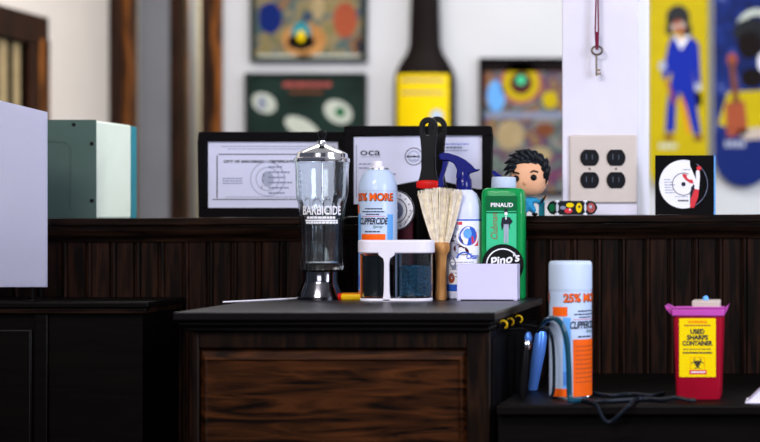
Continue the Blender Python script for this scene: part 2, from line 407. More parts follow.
# right wall with the two windows that light the shop (outside the frame)
mb = MB(); wy = [(1.35, 2.15, 1.2, 2.05), (3.6, 5.0, 1.2, 2.3)]
mb.box(1.0, 1.08, -1.2, 1.35, 0, 2.7); mb.box(1.0, 1.08, 2.15, 3.6, 0, 2.7); mb.box(1.0, 1.08, 5.0, 7.4, 0, 2.7)
for a, b, c_, d_ in wy: mb.box(1.0, 1.08, a, b, 0, c_); mb.box(1.0, 1.08, a, b, d_, 2.7)
struct('wall_right', mb, 'wall')
# ================================================================ CABINETS
CF, CB = 2.521, 2.985; cx0, cx1 = X(172, CF), X(495.5, CF)
cab = thing('barber_cabinet', 'dark oak barber cabinet with raised front panel and grey speckled top carrying the bottles', 'cabinet', ((cx0+cx1)/2, (CF+CB)/2, 0))
hx = (cx1-cx0)/2; hy = (CB-CF)/2
MB().box(-hx, hx, -hy, hy, TOPZ-.013, TOPZ).build('worktop', ['laminate', 'blackm', 'lamedge'], cab, bevel=.003)
_w = bpy.data.objects['worktop']
for _p in _w.data.polygons: _p.material_index = 0 if _p.normal.z > .5 else (2 if _p.normal.x > .5 else 1)
mb = MB(); mb.box(-hx+.006, hx-.006, -hy+.006, hy, TOPZ-.021, TOPZ-.0132); mb.box(-hx+.013, hx-.010, -hy+.014, hy, TOPZ-.030, TOPZ-.021)
mb.build('top_moulding', 'blackwood', cab, bevel=.003)
bx0, bx1 = -hx+.022, hx-.012; fy = -hy+.024
MB().box(bx0, bx1, fy+.012, hy, 0.0, TOPZ-.030).build('body', 'blackwood', cab)
mb = MB(); pz = TOPZ-.0845+.030; pz1 = Z(348.5, CF+.024)
px0, px1 = X(198.6, CF+.024)-cab.location.x, X(466.5, CF+.024)-cab.location.x
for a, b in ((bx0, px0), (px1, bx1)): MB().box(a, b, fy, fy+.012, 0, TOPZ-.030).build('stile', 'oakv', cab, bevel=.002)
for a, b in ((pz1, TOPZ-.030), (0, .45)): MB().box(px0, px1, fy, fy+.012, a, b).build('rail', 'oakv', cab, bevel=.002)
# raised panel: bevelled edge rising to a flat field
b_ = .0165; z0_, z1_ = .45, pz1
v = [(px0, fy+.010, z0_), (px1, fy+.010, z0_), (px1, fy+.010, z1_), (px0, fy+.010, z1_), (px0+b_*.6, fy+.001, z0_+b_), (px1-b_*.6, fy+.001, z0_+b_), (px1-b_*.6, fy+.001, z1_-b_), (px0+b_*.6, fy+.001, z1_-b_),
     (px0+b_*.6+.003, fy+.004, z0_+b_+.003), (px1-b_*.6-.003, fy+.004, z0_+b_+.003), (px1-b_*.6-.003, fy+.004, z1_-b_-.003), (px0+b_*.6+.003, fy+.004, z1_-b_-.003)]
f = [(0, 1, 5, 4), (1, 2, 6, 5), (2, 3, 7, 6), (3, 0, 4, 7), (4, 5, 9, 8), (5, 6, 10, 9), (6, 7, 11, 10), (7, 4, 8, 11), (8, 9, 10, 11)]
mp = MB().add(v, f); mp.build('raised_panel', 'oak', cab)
MB().box(hx-.012, hx-.010, -hy+.035, hy, TOPZ-.30, TOPZ-.040).build('tool_rail', 'blackm', cab)
# left cabinet
LFD = 2.83; lx1 = X(148, LFD)
lc = thing('side_cabinet', 'black brown side cabinet at the left below the frosted panel', 'cabinet', (lx1-.55, (LFD+3.0)/2, 0))
MB().box(-.55, .55, LFD-lc.location.y, 3.008-lc.location.y, TOPZ-.010, TOPZ).build('worktop', 'blackwood', lc, bevel=.002)
MB().box(-.55, .545, LFD+.004-lc.location.y, 3.008-lc.location.y, TOPZ-.020, TOPZ-.010).build('top_moulding', 'cap', lc, bevel=.002)
MB().box(-.55, .535, LFD+.016-lc.location.y, 3.008-lc.location.y, 0, TOPZ-.020).build('body', 'blackwood', lc)
sx = X(45, LFD)-lc.location.x
mb = MB(); mb.box(sx-.022, sx, LFD+.009-lc.location.y, LFD+.016-lc.location.y, 0, TOPZ-.020); mb.build('stile', 'blackwood', lc, bevel=.002)
MB().box(-.50, sx-.026, LFD+.008-lc.location.y, LFD+.016-lc.location.y, .1, TOPZ-.045).build('door', 'blackwood', lc, bevel=.004)
# right low counter
RF = 2.50
rc = thing('low_counter', 'low dark counter at the right under the spray can and sharps bin', 'counter', (.1, (RF+3.0)/2, 0))
r0 = cx1+.004-.1
MB().box(r0, .85, RF-rc.location.y, 3.008-rc.location.y, LOWZ-.016, LOWZ).build('countertop', 'blackwood', rc, bevel=.003)
MB().box(r0, .85, RF+.02-rc.location.y, 3.008-rc.location.y, 0, LOWZ-.016).build('body', 'blackwood', rc)
MB().box(r0+.25, .80, RF+.012-rc.location.y, RF+.02-rc.location.y, .1, LOWZ-.06).build('door', 'blackwood', rc, bevel=.004)
# ================================================================ ON THE CABINET
def on_top(px, d): return (X(px, d), d, TOPZ)
def face(px): return math.atan((VX-px)/F)
# --- disinfectant jar
d = 2.92; s = F/d; R = lambda p: p/s
jar = thing('disinfectant_jar', 'tall clear glass disinfecting jar with chrome lid, left end of the cabinet top', 'jar', on_top(322, d), face(322))
zz = lambda py: (300.2-py)/s*.99
outer = [(R(20), zz(270)), (R(20.5), zz(268)), (R(20.8), zz(240)), (R(22), zz(215)), (R(23), zz(203)), (R(24.6), zz(198)), (R(25.3), zz(192)), (R(25.8), zz(170)), (R(26.3), zz(164)), (R(26.3), zz(160))]
inner = [(r-.0028, z) for r, z in outer[2:]][::-1]+[(R(20)-.003, zz(264)), (.0004, zz(264)), (.0004, zz(270))]
MB().ring(outer+[(R(26.3)-.0028, zz(160))]+inner[1:], 168, flute=(5, 14, .035)).build('glass', 'glass', jar, smooth=True, angle=30)
MB().lathe([(R(26.8), zz(161.5)), (R(27), zz(161)), (R(27), zz(158)), (R(25.2), zz(157)), (R(24.6), zz(153)), (R(23.6), zz(152)), (R(12), zz(146.5)), (R(5), zz(143.5)), (R(4.4), zz(142)), (R(4.2), zz(140))], 64).build('lid', 'chrome', jar, smooth=True, angle=25)
MB().lathe([(R(3.5), zz(141)), (R(2.6), zz(138.5)), (R(3.2), zz(136)), (R(4.4), zz(134)), (R(4.4), zz(131.5)), (R(3), zz(130))], 32).build('lid_knob', 'black', jar, smooth=True)
MB().lathe([(R(24), 0), (R(24.5), zz(297)), (R(23.5), zz(294)), (R(21.5), zz(289)), (R(19.5), zz(284)), (R(18.2), zz(281)), (R(18.2), zz(272)), (R(19.5), zz(271)), (R(20.4), zz(270.2))], 64).build('base', 'darkchrome', jar, smooth=True, angle=25)
MB().lathe([(.0012, zz(262)), (.0012, zz(160))], 12).build('lift_rod', 'chrome', jar, smooth=True)
MB().lathe([(R(17), zz(263.8)), (R(17.6), zz(262.8)), (R(17), zz(261.5))], 48).build('lift_tray', 'chrome', jar, smooth=True, angle=25)
p = Print(); p.text('BARBICIDE', 0, zz(210.3), R(9), 'whitep', 1, R(40), .02)
p.bars(-R(15), R(13), zz(217.6), R(2.2), 'whitep', 1, 3, .0008, .004, .008); p.rect(-R(17), R(16), zz(221), zz(219.7), 'whitep', 1, 12)
p.bars(-R(16), R(16), zz(222.5), R(2.2), 'whitep', 1, 4, .0008, .003, .006)
p.build('lettering', lambda a, b, o: cyl(R(23.0) if b < zz(215) else R(23.4))(a, b, o+.0006), jar)
# --- spray cans
def can(name, label, loc, rz, cap, H):
    r = .0326; t = thing(name, label, 'spray can', loc, rz, None)
    MB().lathe([(r*.93, 0), (r*.99, .001), (r, .003), (r, H), (r*.985, H+.006), (r*.93, H+.014), (r*.82, H+.024), (r*.68, H+.031), (r*.52, H+.0355)], 64).build('body', 'can', t, smooth=True, angle=30)
    MB().ring([(r*1.0, 0), (r*1.03, .001), (r*1.03, .003), (r*1.0, .004)], 64).build('bottom_rim', 'chrome', t, smooth=True)
    if cap:
        MB().lathe([(r*.99, H-.001), (r*1.01, H), (r*1.01, H+.036), (r*.99, H+.040), (r*.93, H+.0425)], 64).build('cap', 'cap_pl', t, smooth=True, angle=30)
    else:
        MB().ring([(r*.5, H+.034), (r*.56, H+.0345), (r*.55, H+.037), (r*.48, H+.0375), (r*.40, H+.036)], 48).build('neck_ring', 'steel', t, smooth=True)
        mb = MB().lathe([(r*.44, H+.034), (r*.42, H+.037), (r*.26, H+.041), (r*.24, H+.048), (r*.20, H+.0495)], 32)
        mb.tube([(0, 0, H+.0445), (-.0085, -.002, H+.047)], [.003, .0022], 12)
        mb.build('nozzle', 'white', t, smooth=True)
    q = Print(); C3 = .0215; T = H-.0125
    for u, k in ((0, 0), (PI*r*1.0, 1)):
        q.text('25% MORE', u+.0006, T-.0006, .0146, 'ink', 2, .0735, .06, 0); q.text('25% MORE', u, T, .0132, 'orange', 3, .0720, .025, 0)
        q.bars(u-.014, u+.016, T-.0205, .0020, 'ink', 2, 1+k, .0008, .003, .006); q.bars(u-.020, u+.020, T-.0255, .0020, 'ink', 2, 2, .0008, .003, .006); q.bars(u-.012, u+.012, T-.030, .0018, 'ink', 2, 3, .0008)
        q.rect(u-C3, u+C3, T-.0336, T-.0328, 'redp', 2, 6)
        q.text('CLIPPERCIDE', u, T-.0415, .0118, 'ink', 2, .052, .03, .25)
        q.text('Spray', u+.009, T-.0515, .0066, 'dgreen', 2, .018, 0, .4)
        q.bars(u-.014, u+.012, T-.0595, .0022, 'ink', 2, 5, .001, .004, .007)
        q.rect(u-C3, u+C3, .004, T-.0635, 'orange', 2, 8)
        for j in range(9): q.bars(u-.018, u+.017, T-.074-j*.0068, .0011, 'rust', 3, 7+j, .0008, .003, .008)
    for u in (-.031, .031):
        q.rect(u-.0060, u+.0060, .004, T-.030, 'lblue', 1, 3)
        for j in range(7): q.rect(u-.0050, u+.0050, .022+j*.003, .0235+j*.003, 'bluep', 3, 2)
    for u in (-.043,): q.rect(u-.013, u+.013, T-.028, T-.014, 'orange', 2, 6); q.rect(u-.013, u+.013, .004, .016, 'orange', 2, 6)
    q.rect(-PI*r, PI*r, H-.002, H-.0028, 'inkl', 1, 60)
    q.build('label_print', cyl(r), t); return t
can('spray_can', 'pale blue spray can without cap behind the white twin jar rack', on_top(378, 2.925), face(378)-.28, False, .1885)
can('spray_can', 'tall capped orange and blue spray can standing on the low right counter', (X(570.5, 2.61), 2.61, LOWZ), face(570)+.78, True, .1665)
# --- lighter
t = thing('pocket_lighter', 'small yellow and red lighter lying left of the twin jar rack', 'lighter', (X(351, 2.90), 2.90, TOPZ))
MB().lathe([(.0060, -.0155), (.0066, -.0145), (.0066, .0215), (.0058, .0225)], 24, sy=.8).build('body', 'yellowp', t, smooth=True, loc=(0, 0, .0056), rot=(0, PI/2, 0))
MB().lathe([(.0056, -.022), (.0060, -.021), (.0060, -.0155), (.005, -.0154)], 24, sy=.8).build('cap', 'red', t, smooth=True, loc=(0, 0, .0056), rot=(0, PI/2, 0))
MB().box(-.015, .022, -.0040, .004, .0102, .0116).build('red_band', 'red', t, bevel=.0006)
# --- white twin jar rack
d = 2.865; s = F/d
rk = thing('jar_rack', 'white plastic rack with a wide lid bar and slim middle stem', 'rack', on_top(396.5, d), 0)
def stadium(hx, hy, z0, z1, n=12):
    p = [(hx-hy+hy*math.cos(a), hy*math.sin(a)) for a in [-PI/2+PI*k/n for k in range(n+1)]]+[(-hx+hy+hy*math.cos(a), hy*math.sin(a)) for a in [PI/2+PI*k/n for k in range(n+1)]]
    m = len(p); mb = MB(); return mb.add([(x, y, z0) for x, y in p]+[(x, y, z1) for x, y in p], [tuple(range(m))[::-1], tuple(range(m, 2*m))]+[(i, (i+1) % m, (i+1) % m+m, i+m) for i in range(m)])
zr = lambda py: (300.2-py)/s
o = stadium(38/s, .0255, zr(252.3), zr(239.2)).build('lid_bar', 'white', rk, bevel=.0025, seg=3)
stadium(36/s, .0255, 0, zr(297.2)).build('base_plate', 'white', rk, bevel=.0015)
cxs = -6.5/s
mb = MB(); w1 = 3.2/s; w2 = 8/s; w3 = 4/s
mb.prism([(cxs-w3, 0), (cxs+w3, 0), (cxs+w1*.85, zr(290)), (cxs+w1*.75, zr(262)), (cxs+w1, zr(257.5)), (cxs+w2, zr(254)), (cxs+w2, zr(251)), (cxs-w2, zr(251)), (cxs-w2, zr(254)), (cxs-w1, zr(257.5)), (cxs-w1*.75, zr(262)), (cxs-w1*.85, zr(290))], -.0255, -.020)
mb.build('stem', 'white', rk, bevel=.0008)
for px, lab, con in ((377.5, 'dark smoky jar with amber edge, left in the white rack', 0), (414.5, 'clear jar of blue green foam, right in the white rack', 1)):
    j = thing('storage_jar', lab, 'jar', (X(px, d)+.001, d, TOPZ+zr(297.2)+.0003), face(px))
    r = .0243 if con == 0 else .0252; r = .0245; h = zr(252.8)-zr(297.2)-.0006
    sxx = .0285/r if con == 0 else .030/r
    MB().ring([(r, .0), (r, h), (r-.0015, h), (r-.0015, .002), (.0005, .002), (.0005, 0)], 48, sx=sxx*.98, sy=.78).build('jar_wall', 'jarglass', j, smooth=True, angle=30)
    if con: MB().lathe([(r-.0035, .003), (r-.0022, .004), (r-.0022, h*.70), (r-.006, h*.74)], 40, sx=sxx*.98, sy=.76).build('foam', 'foam', j, smooth=True)
    else:
        MB().lathe([(r-.0035, .003), (r-.0028, .004), (r-.0028, h*.95), (r-.004, h*.96)], 40, sx=sxx*.95, sy=.74).build('dark_contents', 'liquid', j, smooth=True)
        MB().box(-r*sxx-.0009, -r*sxx+.0012, -.004, .004, .001, h).build('amber_edge', 'amber', j)
# --- neck duster with cream bristles
d = 2.906; s = F/d
br = thing('neck_duster', 'beech handled neck duster standing with cream bristles fanned upwards', 'brush', on_top(441, d), 0)
zb = lambda py: (300-py)/s
MB().lathe([(5.6/s, 0), (6.2/s, zb(297)), (5.4/s, zb(285)), (5.2/s, zb(265)), (5.8/s, zb(256)), (6.6/s, zb(254)), (8.4/s, zb(251.5)), (8.8/s, zb(248)), (8.4/s, zb(243.5)), (7.6/s, zb(242.5))], 40, sy=.95).build('handle', 'beech', br, smooth=True, angle=50)
for mname, cnt, seed in (('bristle', 330, 1), ('bristle2', 300, 2)):
    rr = random.Random(seed); mb = MB()
    for i in range(cnt):
        a = rr.uniform(0, 2*PI); q = math.sqrt(rr.random()); u = q*math.cos(a); v_ = q*math.sin(a)
        top = zb(188+rr.uniform(-1, 5)+3*abs(u)); pts = []
        for k in range(7):
            tt = k/6; wx = (7.6+(23.5-7.6)*tt**.85)/s; wy_ = .0062+.0005*tt
            pts.append((u*wx+rr.uniform(-.0006, .0006)*tt+(-.5*tt/s), v_*wy_, zb(245)+(top-zb(245))*tt))
        mb.tube(pts, [.0006]*6+[.0003], 3)
    mb.build('bristles', mname, br)
# --- black handled brush, head down
d = 2.965; s = F/d
bh = thing('black_handled_brush', 'black brush with looped handle and red collar behind the cream bristles', 'brush', on_top(428.5, d), 0)
zh = lambda py: (298.1-py)/s
def loop_handle(zf, s, ytop, ybot, parent, cx=0, half=6.5):
    # outline of a handle with a teardrop hole, extruded
    zt = zf(ytop); out = []
    for k in range(17):
        a = PI*k/16; out.append((9.3/s*math.cos(a), zf(ytop+10.5)+10.5/s*math.sin(a)))
    left = [(-9.0/s, zf(ytop+16)), (-7.6/s, zf(ytop+24)), (-6.9/s, zf(ytop+34)), (-7.0/s, zf(ybot-12)), (-8.6/s, zf(ybot-4)), (-10/s, zf(ybot))]
    out = out+left+[(-x, z) for x, z in left[::-1]]
    ho = []
    for k in range(16):
        a = 2*PI*k/16; rz_ = 5.6 if math.sin(a) > 0 else 7.5
        ho.append((4.6/s*math.cos(a), zf(ytop+11.5)+rz_/s*math.sin(a)))
    bm = bmesh.new(); th = .0045
    vo = [bm.verts.new((x+cx, -th, z)) for x, z in out]; vh = [bm.verts.new((x+cx, -th, z)) for x, z in ho]
    e = [bm.edges.new((vo[i], vo[(i+1) % len(vo)])) for i in range(len(vo))]+[bm.edges.new((vh[i], vh[(i+1) % len(vh)])) for i in range(len(vh))]
    bmesh.ops.triangle_fill(bm, edges=e, use_beauty=True)
    g = bmesh.ops.extrude_face_region(bm, geom=bm.faces[:])
    bmesh.ops.translate(bm, verts=[x for x in g['geom'] if isinstance(x, bmesh.types.BMVert)], vec=(0, 2*th, 0))
    bmesh.ops.recalc_face_normals(bm, faces=bm.faces)
    me = bpy.data.meshes.new('handle'); bm.to_mesh(me); bm.free(); me.materials.append(M['black'])
    o = bpy.data.objects.new('handle', me); C.objects.link(o); o.parent = parent
    b = o.modifiers.new('bevel', 'BEVEL'); b.width = .0015; b.segments = 2; b.limit_method = 'ANGLE'
    return o
loop_handle(zh, s, 117, 181, bh)
MB().lathe([(11/s, zh(188.5)), (12/s, zh(187.5)), (12.2/s, zh(183)), (11/s, zh(181)), (9/s, zh(180.2))], 40, sy=.40).build('collar', 'red', bh, smooth=True)
mb = MB(); rr = random.Random(5)
for i in range(160):
    u = rr.uniform(-1, 1); v_ = rr.uniform(-1, 1)
    mb.tube([(u*10.4/s, v_*.006, zh(188)), (u*11.4/s, v_*.007, zh(245)), (u*10/s, v_*.0075, 0)], .0009, 3)
mb.build('bristles', 'blackm', bh)
# second looped handle on the ledge behind
d = 3.03; s = F/d; x_ = X(437.5, d)
b2 = thing('styling_comb_handle', 'slim black looped comb handle on the ledge behind the black brush', 'comb', (x_, d, ledge(x_)))
z2 = lambda py: (218-py)/s
loop_handle(z2, s, 118, 190, b2, 0)
mb = MB().box(-7/s, 7/s, -.003, .003, z2(200), z2(189.5))
for k in range(9): mb.box((-7+k*1.6)/s, (-6+k*1.6)/s, -.002, .002, 0, z2(200))
mb.build('teeth', 'black', b2)
# --- maroon packet with round seal
d = 2.967; s = F/d
pk = thing('maroon_packet', 'maroon packet with a round white seal, wedged behind the uncapped spray can', 'packet', on_top(401, d), 0)
zp = lambda py: (298-py)/s
MB().box(-13.5/s, 12.5/s, -.005, .005, 0, zp(212)).build('pouch', 'maroon', pk, bevel=.002)
sl = MB(); n_ = 48; rad = 20.5/s
sl.prism([(-6/s+rad*math.cos(2*PI*k/n_), zp(210.5)+rad*math.sin(2*PI*k/n_)) for k in range(n_)], -.0070, -.0054); sl.build('round_seal', 'whitep', pk)
p = Print(); u0, v0 = -6/s, zp(210.5)
p.annulus(u0, v0, rad*.94, rad*1.0, 'ink'); p.annulus(u0, v0, rad*.60, rad*.64, 'ink'); p.annulus(u0, v0, rad*.2, rad*.45, 'inkb')
for k in range(16):
    a = 2*PI*k/16; p.text('SANITARY CARE BY '[k] if 0 else 'o', u0+rad*.79*math.cos(a), v0+rad*.79*math.sin(a), .003, 'ink', 1, .0022, .03, 0, a-PI/2)
p.build('seal_print', flat(-.0070), pk)
MB().tube([(4/s, -.0062, zp(225)), (13/s, -.0062, zp(210))], .0012, 8).build('silver_tie', 'steel', pk)
# --- spray bottle
d = 2.943; s = F/d; r = .0300
sb = thing('trigger_spray_bottle', 'white spray bottle with deep blue trigger head and busy printed label', 'spray bottle', on_top(464, d), face(464)-.1)
zs = lambda py: (299-py)/s
MB().lathe([(r*.9, 0), (r*.98, .002), (r, .006), (r, zs(214)), (r*.985, zs(207)), (r*.9, zs(200)), (r*.72, zs(194)), (r*.45, zs(190)), (r*.36, zs(189)), (r*.36, zs(186))], 56).build('bottle', 'bottle', sb, smooth=True)
MB().lathe([(r*.44, zs(191)), (r*.46, zs(190)), (r*.44, zs(180)), (r*.36, zs(178)), (r*.30, zs(172))], 28).build('neck_collar', 'blue', sb, smooth=True)
# head: side profile in xz, nozzle at the left
pr = [(-24, 155), (-20, 153), (-14, 153.5), (-6, 156), (2, 160), (8, 165), (12, 169.5), (17, 169.2), (14, 171.5), (9, 173), (4, 175), (3, 179), (-7, 179), (-6, 170), (-9, 164), (-15, 161), (-19, 161), (-23, 160)]
mb = MB().prism([(a/s-.001, zs(b)) for a, b in pr], -.0085, .0085); mb.build('trigger_head', 'blue', sb, bevel=.002)
MB().prism([(a/s-.001, zs(b)) for a, b in [(-20, 161), (-14, 161), (-17, 170), (-20, 179), (-19, 186), (-22, 189), (-25, 187), (-24.5, 180), (-21.5, 170)]], -.005, .005).build('trigger', 'blue', sb, bevel=.0015)
p = Print()
p.rect(-.047, .047, .012, zs(221), 'whitep', 1, 24); p.rect(-.047, .047, zs(221), zs(219.5), 'bluep', 2, 24)
p.rect(-.03, .0, zs(225), zs(222), 'redp', 2, 8)
p.disc(.010, zs(236), 8.5/s, 'bluep', 3, 28, 10/s, -.3); p.disc(.009, zs(233.5), 4/s, 'lblue', 4, 20, 5/s)
p.annulus(.010, zs(236), 9.6/s, 11.6/s, 'whitep', 3)
p.disc(-.010, zs(240), 7/s, 'maroon', 3, 24, 4/s, -.4); p.text('Spray', -.010, zs(240), .0026, 'whitep', 4, .0075, .02, .3, -.4)
p.disc(-.002, zs(250), 8/s, 'maroon', 3, 24, 4.6/s, -.35); p.text('Fresh', -.002, zs(250), .003, 'whitep', 4, .009, .02, .3, -.35)
p.annulus(-.016, zs(231), 4/s, 5/s, 'inkb', 3, 16, 0, 4); p.annulus(-.019, zs(247), 6/s, 7.2/s, 'ink', 3, 16, 1, 4.4); p.annulus(.004, zs(260), 7/s, 8.4/s, 'bluep', 3, 16, .4, 2.9)
p.rect(-.045, -.006, zs(258), zs(222), 'inkl', 2, 10)
p.text('Clean', .018, zs(256), .010, 'bluep', 3, .022, .02, .3); p.rect(.016, .03, zs(246), zs(232), 'redp', 2, 4)
p.rect(-.045, .045, .014, zs(284), 'bluep', 2, 24); p.disc(-.018, zs(262), 4/s, 'inkb', 3, 16, 8/s, .4); p.disc(-.02, zs(278), 4/s, 'rust', 3, 16, 5/s)
for k in range(5): p.bars(-.022, .02, zs(262+k*3.6), .0012, 'inkb', 3, 20+k)
p.items = [(v, f, m, l) for v, f, m, l in p.items]
p.build('label_print', cyl(r), sb)
# --- talc bottle
d = 2.944; s = F/d; hw = 21.6/s
tb = thing('talc_bottle', 'green talc bottle with white cap and a round black sticker', 'bottle', on_top(503.8, d), .06)
zt = lambda py: (298.7-py)/s
MB().lathe([(hw*.94, 0), (hw*.99, .0015), (hw, .005), (hw, zt(198)), (hw*.985, zt(193.5)), (hw*.93, zt(190)), (hw*.80, zt(188.3)), (hw*.5, zt(187.9))], 72, sy=.52, sq=5).build('bottle', 'green', tb, smooth=True, angle=50)
MB().lathe([(12/s, zt(188)), (12.4/s, zt(187)), (12/s, zt(179)), (11.6/s, zt(177.5)), (10.6/s, zt(177))], 40).build('cap', 'cap_pl', tb, smooth=True, angle=40)
MB().prism([(-9/s, zt(177.4)), (-12/s, zt(171.5)), (-9.5/s, zt(170)), (-4/s, zt(174.5)), (0, zt(177.4))], -.0035, .0035).build('flip_spout', 'blue', tb, bevel=.001)
p = Print(); yf = -hw*.52
p.poly(rrect(-16.5/s, 14.5/s, .010, zt(196), .002), 'dgreen', 1)
p.rect(-15.8/s, 13.8/s, .012, zt(213.4), 'lgreen', 2); p.rect(-15.8/s, 13.8/s, zt(212), zt(211.0), 'lgreen', 2)
p.text('PINAUD', -.5/s, zt(205), 4.3/s, 'whitep', 2, 22/s, .03)
p.text('Clubman', -8/s, zt(226), 6.5/s, 'rust', 3, 26/s, .0, .3, PI/2)
# a gentleman in hat and tails
f0 = 3.5/s
p.poly([(f0-1.6/s, zt(211.5)), (f0+1.6/s, zt(211.5)), (f0+1.4/s, zt(208.5)), (f0-1.4/s, zt(208.5))], 'ink', 4); p.rect(f0-2.4/s, f0+2.4/s, zt(212), zt(211.4), 'ink', 4)
p.disc(f0, zt(213.6), 1.6/s, 'whitep', 3, 14, 1.9/s)
p.poly([(f0-3.8/s, zt(217.2)), (f0+3.6/s, zt(217)), (f0+6.8/s, zt(221.5)), (f0+3.4/s, zt(225.5)), (f0+4.2/s, zt(230)), (f0+1, zt(225)) if 0 else (f0+1.5/s, zt(224.5)), (f0-1.6/s, zt(224.5)), (f0-4/s, zt(231)), (f0-5/s, zt(224))], 'ink', 3)
p.poly([(f0-2.2/s, zt(224)), (f0+2.8/s, zt(224)), (f0+2.2/s, zt(243)), (f0+.6/s, zt(243)), (f0+.3/s, zt(229)), (f0-.4/s, zt(243)), (f0-2.2/s, zt(243))], 'inkl', 3)
p.rect(f0-.6/s, f0+.6/s, zt(219.5), zt(216), 'whitep', 4)
for k in range(3): p.bars(-12/s, 10/s, .016+k*.004, .0014, 'dgreen', 3, 40+k)
p.build('label_print', flat(yf-.0002), tb)
zc = zt(264.5); rad = 20.6/s; n_ = 56
MB().prism([(.5/s+rad*math.cos(2*PI*k/n_), zc+rad*math.sin(2*PI*k/n_)) for k in range(n_)], yf-.0040, yf-.0022).build('round_sticker', 'black', tb)
p = Print(); p.annulus(.5/s, zc, rad*.74, rad*.80, 'whitep', 1, 48, -.35*PI+PI*.5, .95*PI+PI*.5)
p.annulus(.5/s, zc, rad*.74, rad*.80, 'whitep', 1, 24, -.45*PI, -.02*PI)
p.text("Pino's", 2.5/s, zc+5.5/s, 9.5/s, 'whitep', 1, 30/s, .03, .25, .2); p.rect(-10/s, 15/s, zc-.0085, zc-.0058, 'lblue', 1)
p.bars(-9/s, 14/s, zc-.0072, .0014, 'whitep', 2, 60)
p.build('sticker_print', flat(yf-.0040), tb)
# --- white card box
d = 2.875; s = F/d
cb = thing('card_box', 'plain lavender white open box in front of the talc bottle', 'box', (X(487, d), d+.015, TOPZ), 0)
hw = 30/s; h = 36.5/s; tk = .002
mb = MB(); mb.box(-hw, hw, -.015, -.013, .0018, h); mb.box(-hw, hw, .013, .015, .0018, h); mb.box(-hw, -hw+tk, -.013, .013, .0018, h); mb.box(hw-tk, hw, -.013, .013, .0018, h)
mb.box(-hw, hw, -.015, .015, .0015, .0035)
for a in (-hw, hw-.006):
    for b in (-.015, .010): mb.box(a, a+.006, b, b+.005, 0, .0016)
mb.build('shell', 'lav', cb, bevel=.0007)
MB().box(-hw+.004, hw-.004, -.010, .008, .004, h*.9).build('cards', 'whitep', cb)
# --- white stick on the cabinet top
st = MB().tube([(-.045, -.07, .0014), (.045, .07, .0014)], .0014, 8).build('paper_stick', 'white', loc=(X(273, 2.92), 2.87, TOPZ)); tag(st, 'thin white stick lying at the left rear of the cabinet top', 'stick')
# ================================================================ ON THE LEDGE
def on_ledge(px, d): return (X(px, d), d, ledge(X(px, d)))
# --- sterilizer box
d = 3.07; s = F/d
mx = thing('steriliser_box', 'grey green metal box with cream side standing on the ledge at left', 'metal box', on_ledge(70, d))
q0, q1 = (40-70)/s, (96-70)/s; hz = (219-120)/s; dp = .165
MB().box(q0, q1, 0, .003, 0, hz).build('front_plate', 'boxgreen', mx, bevel=.001)
MB().box(q0+.001, q1-.001, .003, dp, .0, hz-.001).build('case', 'boxcream', mx, bevel=.004)
MB().box(q0+.001, q1-.0005, dp, dp+.026, 0, hz-.003).build('back_cover', 'teal', mx, bevel=.002)
for a, b in ((74, 125), (92, 144), (92, 201)):
    MB().lathe([(.0030, -.0012), (.0034, 0), (.0034, .0008)], 16).build('screw', 'black', mx, loc=((a-70)/s, -.0005, (219-b)/s), rot=(PI/2, 0, 0), smooth=True)
mb = MB()
mb.tube(spline([((48-70)/s, -.0006, (219-142)/s), ((62-70)/s, -.0006, (219-142)/s), ((70-70)/s, -.0006, (219-147)/s), ((71-70)/s, -.0006, (219-170)/s), ((71-70)/s, -.0006, (219-210)/s)]), .0012, 6); mb.build('pressed_rib', 'boxgreen', mx)
# --- framed certificates
def frame(name, label, px0, px1, pt, d, rz, border, fr='frame'):
    s = F/d; t = thing(name, label, 'picture frame', on_ledge((px0+px1)/2, d), rz); hw = (px1-px0)/2/s; h = (218.5-pt)/s; b = border/s
    mb = MB(); mb.box(-hw, hw, -.009, .009, 0, b*1.15); mb.box(-hw, hw, -.009, .009, h-b*1.15, h); mb.box(-hw, -hw+b, -.009, .009, b*1.15, h-b*1.15); mb.box(hw-b, hw, -.009, .009, b*1.15, h-b*1.15)
    mb.build('frame', fr, t, bevel=.0015)
    return t, s, hw, h, b
t, s, hw, h, b = frame('certificate_frame', 'black framed city certificate standing at the left, behind the glass jar', 200, 347, 133, 3.16, .0, 8)
MB().box(-hw+b, hw-b, 0, .006, b, h-b).build('backing', 'frame', t)
MB().box(-hw+b+.001, hw-b-.001, -.002, 0, b*1.15+.001, h-b*1.15-.001).build('certificate', 'paper', t)
p = Print(); U = lambda px: (px-273.5)/s; V = lambda py: (218.5-py)/s
p.rect(U(217), U(218), V(199), V(156.5), 'ink'); p.rect(U(219), U(338), V(155.8), V(154.9), 'ink'); p.rect(U(213), U(338), V(200.9), V(200), 'ink')
p.bars(U(222), U(335), V(147.5), 1.1/s, 'inkl', 1, 1); p.bars(U(228), U(332), V(150), 1.0/s, 'inkl', 1, 2)
p.text('CITY OF SAN DIEGO * CERTIFICATE OF PAYMENT', U(273), V(162.5), 2.9/s, 'ink', 1, 98/s, .045)
p.annulus(U(268), V(180), 16.5/s, 17.5/s, 'inkl'); p.annulus(U(268), V(180), 11/s, 12/s, 'inkl'); p.disc(U(268), V(180), 6/s, 'inkl', 1, 20, 8/s)
for k in range(6): p.bars(U(269), U(269+14+(k*7) % 11), V(168+k*5.2), 1.6/s, 'inkb', 2, 10+k)
for k in range(3): p.bars(U(223), U(243), V(179.5+k*2.4), 1.0/s, 'inkb', 1, 17+k)
p.bars(U(226), U(330), V(198), 1/s, 'inkl', 1, 31)
for k in range(3): p.rect(U(262+k), U(262.5+k), V(190-k*6), V(186-k*6), 'ink', 3)
p.build('certificate_print', flat(-.0021), t)
